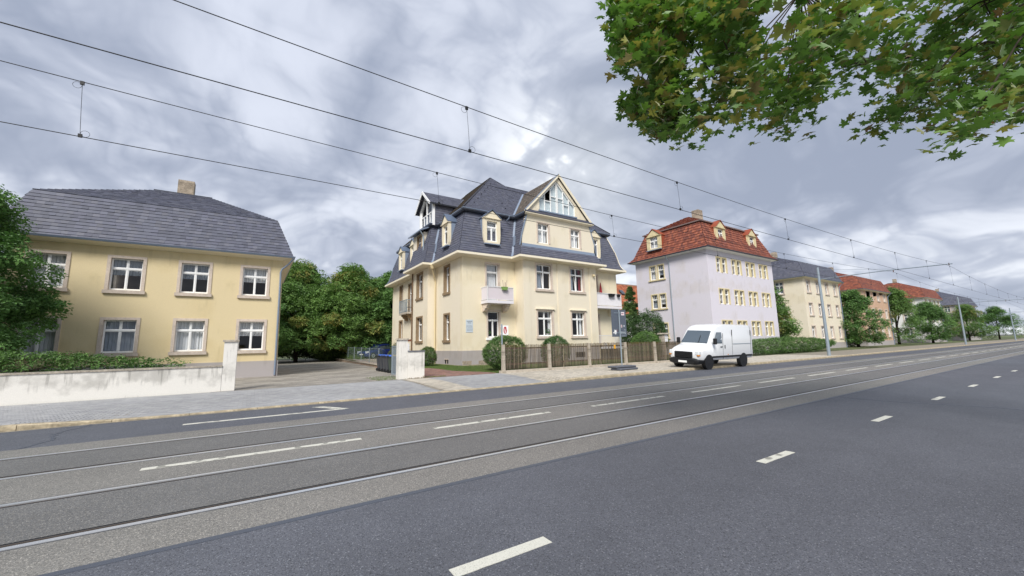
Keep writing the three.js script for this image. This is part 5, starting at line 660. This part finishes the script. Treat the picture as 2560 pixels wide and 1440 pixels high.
function slopes(h, x0, x1, z0, z1, ya, ins, yb, tones, mat, exp, w, t, name) {   // four roof slopes between an outer ring at ya and an inner ring at yb
  for (const [O, U, L, nx, nz] of [[[x0, ya, z1], [1, 0, 0], x1 - x0, 0, -1], [[x0, ya, z0], [0, 0, 1], z1 - z0, 1, 0], [[x1, ya, z1], [0, 0, -1], z1 - z0, -1, 0], [[x1, ya, z0], [-1, 0, 0], x1 - x0, 0, 1]]) {
    const len = Math.hypot(ins, yb - ya), V = [nx * ins / len, (yb - ya) / len, nz * ins / len], g = new Geo(), poly = [[0, 0], [L, 0], [L - ins, len], [ins, len]]; const rg = roofPlane(g, O, U, V, poly, exp, w, tones, t, 0.16); stuff(put(h, name, g, mat)); put(h, 'roof_deck', new Geo().poly(rg.map(([x, y, z]) => [x + nx * 0.02, y - 0.03, z + nz * 0.02])), M.slateDeck);
  }
}
{ // lilac house with red tiled mansard
  seed(501); const h = thing('lilac_house', 'pale lilac house with red tiled mansard roof and yellow window frames', 'house'), x0 = 36, x1 = 49, z0 = -29.25, z1 = -20.8, E = 10.45, ylw = std({ color: col('#e6d8ae'), map: softStone });
  const side = [], front = []; for (const [y0, y1] of [[8.22, 9.72], [5.08, 6.58], [1.98, 3.48]]) { side.push([-27.36, -26.62, y0, y1], [-26.36, -25.62, y0, y1]); for (const x of [37.6, 40.4, 43.2, 46.0]) front.push([x, x + 0.8, y0, y1], [x + 1.0, x + 1.8, y0, y1]); }
  shell(h, x0, x1, z0, z1, E, M.lavender, { LF: side, FR: front }); put(h, 'plinth', new Geo().box(x0 - 0.04, x1 + 0.04, 0, 1.55, z1 - 0.2, z1 + 0.04).box(x0 - 0.041, x0 + 0.2, 0, 1.55, z0, z1 - 0.2), M.plinth);
  side.forEach((q, i) => { win(h, LF, -x0, q[0], q[2], q[1] - q[0], q[3] - q[2], { cols: 1, lower: 1, split: 0.64, surround: ylw, sw: 0.09, sill: i % 2 ? false : false, r: 0.12, bars: 2, tilt: i === 1 ? 0 : undefined, curtain: [[0.02, 0.98, i % 3 ? M.curtainGrey : M.curtain, i % 2 ? 0.3 : 0.02]] }); }); for (const y of [8.22, 5.08, 1.98]) put(h, 'window_sill', new Geo().box(-27.55, -25.43, y - 0.15, y - 0.03, -x0 + 0.003, -x0 + 0.12), ylw, null, LF.rot);
  front.forEach((q, i) => win(h, FR, z1, q[0], q[2], q[1] - q[0], q[3] - q[2], { cols: 1, lower: 1, split: 0.64, surround: ylw, sw: 0.08, r: 0.12, curtain: [[0.02, 0.98, i % 2 ? M.curtainGrey : M.curtain, 0.25]] }));
  const o = 0.55; slopes(h, x0 - o, x1 + o, z0 - o, z1 + o, 10.5, 0.45, 10.95, TILE, M.tile, 0.30, 0.22, 0.05, 'roof_tiles'); slopes(h, x0 - o + 0.45, x1 + o - 0.45, z0 - o + 0.45, z1 + o - 0.45, 10.95, 1.0, 13.55, TILE, M.tile, 0.30, 0.22, 0.05, 'roof_tiles'); slopes(h, x0 + 0.75, x1 - 0.75, z0 + 0.75, z1 - 0.75, 13.62, 3.4, 15.4, TILE, M.tile, 0.30, 0.22, 0.05, 'roof_tiles');
  put(h, 'roof_edge', new Geo().hull(ring4(x0 + 0.68, x1 - 0.68, z0 + 0.68, z1 - 0.68, 13.52), ring4(x0 + 0.68, x1 - 0.68, z0 + 0.68, z1 - 0.68, 13.64)), std({ color: col('#7c6a66') })); put(h, 'eaves', new Geo().hull(ring4(x0 - 0.02, x1 + 0.02, z0 - 0.02, z1 + 0.02, 10.34), ring4(x0 - o - 0.02, x1 + o + 0.02, z0 - o - 0.02, z1 + o + 0.02, 10.47)), M.frame); put(h, 'gutter', new Geo().hull(ring4(x0 - o - 0.06, x1 + o + 0.06, z0 - o - 0.06, z1 + o + 0.06, 10.44), ring4(x0 - o - 0.08, x1 + o + 0.08, z0 - o - 0.08, z1 + o + 0.08, 10.53)), M.zincDark);
  const tl = std({ color: col('#95492f'), roughness: 0.8 }); dormer(h, LF, -35.82, -26.5, 1.75, 11.45, 12.95, 13.75, 1.0, 11.6, 1.25, { mat: ylw, cheek: tl, roof: tl, taper: 0.02, win: { lower: 2, cols: 1, bars: 3, split: 0.66 } }); for (const x of [39.3, 45.6]) dormer(h, FR, z1 - 0.2, x, 1.75, 11.45, 12.95, 13.75, 1.0, 11.6, 1.25, { mat: ylw, cheek: tl, roof: tl, taper: 0.02, win: { lower: 2, split: 0.66 } });
  pipe(h, [[35.42, 10.4, -24.9], [35.6, 10.1, -24.9], [35.9, 9.8, -24.9], [35.92, 9, -24.9], [35.92, 0.3, -24.9]], 0.05, M.galv); put(h, 'chimney', new Geo().box(42, 42.9, 14, 16.6, -25.6, -24.8), M.rubble);
}
function simpleHouse(label, x0, x1, z0, z1, E, R, mat, tones, rmat, cols, rows, sd) {
  seed(sd); const h = thing('town_house', label, 'house'), fh = [], lh = [], w = (x1 - x0) / cols; for (let r = 0; r < rows; r++) { const y = 1.6 + r * 3.05; for (let c = 0; c < cols; c++) fh.push([x0 + w * (c + 0.5) - 0.6, x0 + w * (c + 0.5) + 0.6, y, y + 1.6]); for (let z = z0 + 1.6; z < z1 - 1.8; z += 3) lh.push([z, z + 1.05, y, y + 1.6]); }
  shell(h, x0, x1, z0, z1, E, mat, { FR: fh, LF: lh }); for (const q of fh) win(h, FR, z1, q[0], q[2], 1.2, 1.6, { surround: M.stonePink, sw: 0.12, sill: M.stonePink, curtain: [[0.02, 0.98, rnd() < 0.5 ? M.curtain : M.curtainGrey, rnd() < 0.5 ? 0.02 : 0.5]] }); for (const q of lh) win(h, LF, -x0, q[0], q[2], 1.05, 1.6, { surround: M.stonePink, sw: 0.12, sill: M.stonePink, curtain: [[0.02, 0.98, M.curtainGrey]] });
  put(h, 'plinth', new Geo().box(x0 - 0.04, x1 + 0.04, 0, 1.0, z1 - 0.2, z1 + 0.04).box(x0 - 0.041, x0 + 0.2, 0, 1.0, z0, z1 - 0.2), M.plinth); const o = 0.5, ins = Math.min(x1 - x0, z1 - z0) / 2 - 0.3; slopes(h, x0 - o, x1 + o, z0 - o, z1 + o, E + 0.02, 0.9, lerp(E, R, 0.55), tones, rmat, 0.2, 0.24, 0.028, 'roof_tiles'); slopes(h, x0 - o + 0.9, x1 + o - 0.9, z0 - o + 0.9, z1 + o - 0.9, lerp(E, R, 0.55) + 0.02, ins - 0.9, R, tones, rmat, 0.2, 0.24, 0.028, 'roof_tiles');
  put(h, 'gutter', new Geo().hull(ring4(x0 - o - 0.04, x1 + o + 0.04, z0 - o - 0.04, z1 + o + 0.04, E + 0.003), ring4(x0 - o - 0.09, x1 + o + 0.09, z0 - o - 0.09, z1 + o + 0.09, E + 0.09)), M.zinc); pipe(h, [[x1 + o, E, z1 + o], [x1 + 0.25, E - 0.35, z1 + 0.2], [x1 - 0.1, E - 0.7, z1 + 0.09], [x1 - 0.1, E - 1.4, z1 + 0.09], [x1 - 0.1, 0.2, z1 + 0.09]], 0.05, M.zinc); { const yr = R, k = ins + 0; put(h, 'ridge_cap', new Geo().beam([x0 - o + k, yr + 0.03, (z0 + z1) / 2], [x1 + o - k, yr + 0.03, (z0 + z1) / 2], Math.max(0.3, z1 - z0 + 2 * o - 2 * k), 0.09), M.zincDark); }
  put(h, 'eaves', new Geo().hull(ring4(x0 - 0.02, x1 + 0.02, z0 - 0.02, z1 + 0.02, E - 0.12), ring4(x0 - o - 0.03, x1 + o + 0.03, z0 - o - 0.03, z1 + o + 0.03, E)), M.creamTrim); put(h, 'chimney', new Geo().box((x0 + x1) / 2 - 0.4, (x0 + x1) / 2 + 0.4, R - 1, R + 1.1, (z0 + z1) / 2 - 0.3, (z0 + z1) / 2 + 0.3), M.rubble); return h;
}
simpleHouse('ochre house with slate roof across the yard from the villa', -9.5, 1.2, -36, -26.5, 6.9, 11.2, plaster('#ecd9ae'), SLATE, M.slate, 4, 2, 511);
simpleHouse('cream house with slate roof, next but one to the villa', 60, 72, -33, -22, 9.6, 13.6, M.creamPale, SLATE, M.slate, 4, 3, 512); simpleHouse('terracotta rendered house with red roof down the street', 81, 94, -33, -22, 9.2, 13.2, plaster('#d9b59a'), TILE, M.tile, 4, 3, 513); simpleHouse('white house with red roof down the street', 118, 132, -33, -22, 9.6, 13.8, M.white, TILE, M.tile, 4, 3, 514); simpleHouse('grey house with slate roof near the end of the street', 156, 172, -33, -22, 9.6, 13.8, M.plinth, SLATE, M.slate, 4, 3, 515);
{ // red-roofed house seen in the gap
  seed(521); const h = thing('red_roofed_house', 'house with a broad orange-red tiled roof in the gap behind the villa', 'house'), x0 = 50, x1 = 68; shell(h, x0, x1, -60, -49, 6.6, M.white); for (const [O, V] of [[[x0 - 0.5, 6.6, -48.4], [0, 0.74, -0.673]], [[x1 + 0.5, 6.6, -60.6], [0, 0.74, 0.673]]]) { const g = new Geo(), U = [O[2] > -50 ? 1 : -1, 0, 0]; const rg = roofPlane(g, O, U, V, [[0, 0], [19, 0], [19, 9.06], [0, 9.06]], 0.36, 0.3, [[0.42, 0.14, 0.06], [0.36, 0.115, 0.05], [0.47, 0.17, 0.08], [0.32, 0.10, 0.05]], M.tile ? 0.06 : 0, 0.16); stuff(put(h, 'roof_tiles', g, M.tile)); put(h, 'roof_deck', new Geo().poly(rg.map(([x, y, z]) => [x, y - 0.04, z])), M.slateDeck); }
  for (const x of [x0, x1]) put(h, 'gable_wall', new Geo().poly([[x, 6.6, -60], [x, 6.6, -49], [x, 12.7, -54.5]]), M.white); put(h, 'ridge_tiles', new Geo().box(x0 - 0.5, x1 + 0.5, 13.22, 13.42, -54.65, -54.35), std({ color: col('#9a8a80') })); const sk = put(h, 'skylight', new Geo().beam([59.9, 10.85, -51.9], [59.9, 11.75, -52.72], 0.95, 0.12), M.zincDark); put(sk, 'pane', new Geo().beam([59.9, 10.98, -51.88], [59.9, 11.72, -52.55], 0.75, 0.15), M.glass);
  put(h, 'dormer', new Geo().hull([[58.2, 8.0, -49.2], [59.4, 8.0, -49.2], [59.4, 8.0, -52], [58.2, 8.0, -52]].reverse(), [[58.7, 9.3, -49.2], [58.9, 9.3, -49.2], [58.9, 9.3, -52], [58.7, 9.3, -52]].reverse()), M.white);
}
// gate post with letter boxes further along the fence
{ const t = thing('letterbox_post', 'grey gate post with roof slab and white letter boxes behind the fence', 'letter box', [25.9, 0.12, -18.9]); put(t, 'post', new Geo().box(-0.33, -0.05, 0, 1.98, -0.15, 0.15), M.concrete); put(t, 'letter_box', new Geo().box(-0.02, 0.36, 1.45, 1.72, -0.1, 0.12), M.steelWhite); put(t, 'letter_box', new Geo().box(-0.02, 0.36, 1.74, 2.0, -0.1, 0.12), M.steelWhite); put(t, 'roof_slab', new Geo().hull([[-0.45, 2.02, -0.25], [0.48, 2.02, -0.25], [0.48, 2.02, 0.25], [-0.45, 2.02, 0.25]].reverse(), [[-0.40, 2.12, -0.2], [0.43, 2.12, -0.2], [0.43, 2.12, 0.2], [-0.40, 2.12, 0.2]].reverse()), M.concrete); put(t, 'post', new Geo().box(0.15, 0.19, 0, 1.45, -0.02, 0.02), M.galv); }
// ───────────────────────── vehicles ─────────────────────────
function wheel(v, x, z, r, w) { const t = put(v, 'wheel', new THREE.CylinderGeometry(r, r, w, 28).rotateX(Math.PI / 2), M.rubber, [x, r, z]); const s = Math.sign(z); put(t, 'rim', new THREE.CylinderGeometry(r * 0.66, r * 0.66, 0.02, 24).rotateX(Math.PI / 2).translate(0, 0, s * (w / 2 + 0.002)), M.galv); put(t, 'hub', new THREE.CylinderGeometry(r * 0.2, r * 0.24, 0.03, 12).rotateX(Math.PI / 2).translate(0, 0, s * (w / 2 + 0.02)), M.black); return t; }
function loftBody(sections, cap = true) {                        // stacked outlines across the car: sections of [x, halfWidth, yLow, yHigh, shoulder]
  const g = new Geo(), rings = sections.map(([x, w, y0, y1, sh]) => [[x, y0 + 0.06, -w * 0.93], [x, y0 + 0.22, -w], [x, sh, -w * 0.985], [x, y1 - 0.05, -w * 0.86], [x, y1, -w * 0.68], [x, y1 + 0.012, 0], [x, y1, w * 0.68], [x, y1 - 0.05, w * 0.86], [x, sh, w * 0.985], [x, y0 + 0.22, w], [x, y0 + 0.06, w * 0.93], [x, y0, w * 0.7], [x, y0, -w * 0.7]]);
  for (let i = 0; i < rings.length - 1; i++) for (let k = 0; k < rings[0].length; k++) { const m = (k + 1) % rings[0].length; g.quad(rings[i][k], rings[i + 1][k], rings[i + 1][m], rings[i][m]); } if (cap) g.poly(rings[0]).poly([...rings[rings.length - 1]].reverse());
  let q = g.build(); q.deleteAttribute('normal'); q.deleteAttribute('uv'); q = mergeVertices(q, 1e-4); return toCreasedNormals(q, 0.7);
}
const darkGlass = new THREE.MeshPhysicalMaterial({ color: col('#5f6c75'), roughness: 0.05, clearcoat: 1, clearcoatRoughness: 0.02, metalness: 0.45, specularIntensity: 1 });
{ // blue hatchback, front to -x of its own axes
  const v = thing('parked_car', 'dark blue metallic car parked beyond the bins', 'car', [11.0, gardenY(10, -42) + 0.035, -42.6], 0.42), paint = new THREE.MeshPhysicalMaterial({ color: col('#24388c'), metalness: 0.5, roughness: 0.32, clearcoat: 1, clearcoatRoughness: 0.05 });
  v.scale.setScalar(0.94);
  put(v, 'car_body', loftBody([[-2.16, 0.55, 0.30, 0.62, 0.52], [-2.10, 0.78, 0.22, 0.70, 0.56], [-1.85, 0.86, 0.19, 0.80, 0.66], [-1.2, 0.89, 0.18, 0.92, 0.78], [-0.85, 0.895, 0.18, 0.97, 0.84], [0.6, 0.90, 0.18, 1.0, 0.88], [1.5, 0.89, 0.18, 1.02, 0.90], [1.95, 0.84, 0.2, 1.02, 0.9], [2.12, 0.72, 0.3, 0.94, 0.8]]), paint);
  put(v, 'windows', loftBody([[-0.95, 0.72, 0.93, 0.96, 0.95], [-0.25, 0.72, 0.93, 1.34, 1.0], [0.2, 0.72, 0.93, 1.40, 1.0], [1.2, 0.70, 0.93, 1.36, 1.0], [1.95, 0.66, 0.93, 1.0, 0.98]]), darkGlass); put(v, 'car_roof', loftBody([[-0.22, 0.66, 1.30, 1.375, 1.345], [0.2, 0.665, 1.36, 1.425, 1.40], [0.9, 0.65, 1.35, 1.41, 1.385], [1.25, 0.62, 1.30, 1.375, 1.35]]), paint);
  for (const z of [-1, 1]) { put(v, 'pillar', new Geo().beam([-0.95, 0.96, z * 0.70], [-0.25, 1.34, z * 0.60], 0.05, 0.06), paint); put(v, 'pillar', new Geo().beam([0.45, 0.96, z * 0.73], [0.5, 1.38, z * 0.62], 0.07, 0.05), M.black); put(v, 'headlight', loftBody([[-2.12, 0.12, 0.58, 0.66, 0.62], [-1.86, 0.16, 0.60, 0.74, 0.68]].map((q) => q)).translate(0, 0, z * 0.66), new THREE.MeshPhysicalMaterial({ color: col('#dfe6ec'), roughness: 0.1, clearcoat: 1 })); put(v, 'mirror', new RoundedBoxGeometry(0.16, 0.13, 0.2, 2, 0.04).translate(-0.55, 1.0, z * 0.98), paint); for (const x of [-1.35, 1.28]) wheel(v, x, z * 0.80, 0.32, 0.2); }
  put(v, 'grille', new RoundedBoxGeometry(0.08, 0.22, 0.95, 2, 0.03).translate(-2.14, 0.48, 0), M.black); put(v, 'bumper_intake', new RoundedBoxGeometry(0.08, 0.12, 1.2, 2, 0.03).translate(-2.1, 0.29, 0), M.black); put(v, 'number_plate', new Geo().box(-2.20, -2.185, 0.43, 0.54, -0.26, 0.26), M.frame);
}
{ // white van half on the footway
  const v = thing('delivery_van', 'white van with black grille parked half on the kerb beyond the road sign', 'van', [20.32, 0.065, -13.72]), paint = new THREE.MeshPhysicalMaterial({ color: col('#eceeef'), roughness: 0.35, clearcoat: 0.8, clearcoatRoughness: 0.08 });
  v.rotation.x = 0.06;
  put(v, 'van_body', loftBody([[0.10, 0.70, 0.62, 0.98, 0.9], [0.18, 0.90, 0.50, 1.06, 0.96], [0.42, 0.97, 0.45, 1.20, 1.02], [0.85, 0.98, 0.45, 1.33, 1.1], [1.12, 0.985, 0.45, 1.42, 1.2], [1.72, 0.985, 0.45, 2.16, 1.4], [2.05, 0.985, 0.45, 2.42, 1.6], [2.7, 0.985, 0.45, 2.52, 1.8], [5.6, 0.985, 0.45, 2.52, 1.8], [5.8, 0.96, 0.45, 2.46, 1.8], [5.88, 0.9, 0.5, 2.35, 1.7]]), paint);
  put(v, 'bumper', loftBody([[0.0, 0.72, 0.30, 0.58, 0.5], [0.08, 0.93, 0.27, 0.62, 0.5], [0.4, 0.985, 0.27, 0.62, 0.5], [0.62, 0.99, 0.3, 0.6, 0.5]]), M.black); put(v, 'grille', new RoundedBoxGeometry(0.12, 0.34, 1.1, 2, 0.04).translate(0.10, 0.80, 0), M.black); for (let i = 0; i < 4; i++) put(v, 'grille_slat', new RoundedBoxGeometry(0.03, 0.022, 1.0, 1, 0.008).translate(0.03, 0.69 + i * 0.075, 0), M.rubber);
  put(v, 'windscreen', new Geo().hull([[1.13, 1.44, -0.80], [1.13, 1.44, 0.80], [1.70, 2.11, 0.72], [1.70, 2.11, -0.72]], [[1.10, 1.455, -0.80], [1.10, 1.455, 0.80], [1.67, 2.14, 0.72], [1.67, 2.14, -0.72]]), darkGlass);
  for (const z of [-1, 1]) { put(v, 'side_window', new Geo().poly([[1.42, 1.42, z * 0.978], [2.35, 1.42, z * 0.986], [2.35, 2.05, z * 0.945], [1.85, 2.05, z * 0.935]]), darkGlass); put(v, 'headlight', new RoundedBoxGeometry(0.26, 0.24, 0.26, 3, 0.06).translate(0.22, 0.91, z * 0.80), new THREE.MeshPhysicalMaterial({ color: col('#e3e8ea'), roughness: 0.08, clearcoat: 1 })); put(v, 'indicator', new RoundedBoxGeometry(0.16, 0.07, 0.14, 2, 0.02).translate(0.18, 0.775, z * 0.86), std({ color: col('#d98a26'), roughness: 0.3 })); put(v, 'mirror', new RoundedBoxGeometry(0.14, 0.34, 0.2, 3, 0.05).translate(1.35, 1.55, z * 1.14), M.black); put(v, 'side_strip', new Geo().box(1.3, 5.7, 0.62, 0.72, z > 0 ? 0.984 : -0.994, z > 0 ? 0.994 : -0.984), M.black); put(v, 'door_gap', new Geo().box(2.42, 2.432, 0.55, 2.0, z > 0 ? 0.97 : -0.988, z > 0 ? 0.988 : -0.97), M.black); for (const x of [0.98, 4.65]) { wheel(v, x, z * 0.86, 0.345, 0.22); put(v, 'wheel_arch', new THREE.CylinderGeometry(0.42, 0.42, 0.22, 24).rotateX(Math.PI / 2).translate(x, 0.40, z * 0.885), M.black); } }
  for (const z of [-1, 1]) { put(v, 'door_rail', new Geo().box(3.5, 5.6, 1.36, 1.39, z > 0 ? 0.984 : -0.996, z > 0 ? 0.996 : -0.984), M.galv); for (const x of [3.42, 5.55]) put(v, 'door_gap', new Geo().box(x, x + 0.012, 0.6, 2.2, z > 0 ? 0.95 : -0.989, z > 0 ? 0.989 : -0.95), M.black); put(v, 'door_handle', new RoundedBoxGeometry(0.2, 0.05, 0.03, 2, 0.01).translate(2.25, 1.22, z * 0.995), M.black); put(v, 'door_handle', new RoundedBoxGeometry(0.05, 0.2, 0.03, 2, 0.01).translate(2.62, 1.22, z * 0.995), M.black); put(v, 'side_marker', new Geo().box(2.9, 2.98, 0.75, 0.79, z > 0 ? 0.985 : -0.995, z > 0 ? 0.995 : -0.985), std({ color: col('#d98a26') })); }
  put(v, 'fuel_flap', new Geo().box(1.42, 1.6, 0.95, 1.15, 0.983, 0.989), paint); put(v, 'wiper', new Geo().beam([1.06, 1.44, 0.3], [1.42, 1.86, 0.25], 0.02, 0.02), M.black);
  put(v, 'number_plate', new Geo().box(-0.016, -0.002, 0.36, 0.47, -0.26, 0.26), M.frame);
}

renderer.render(scene, camera);
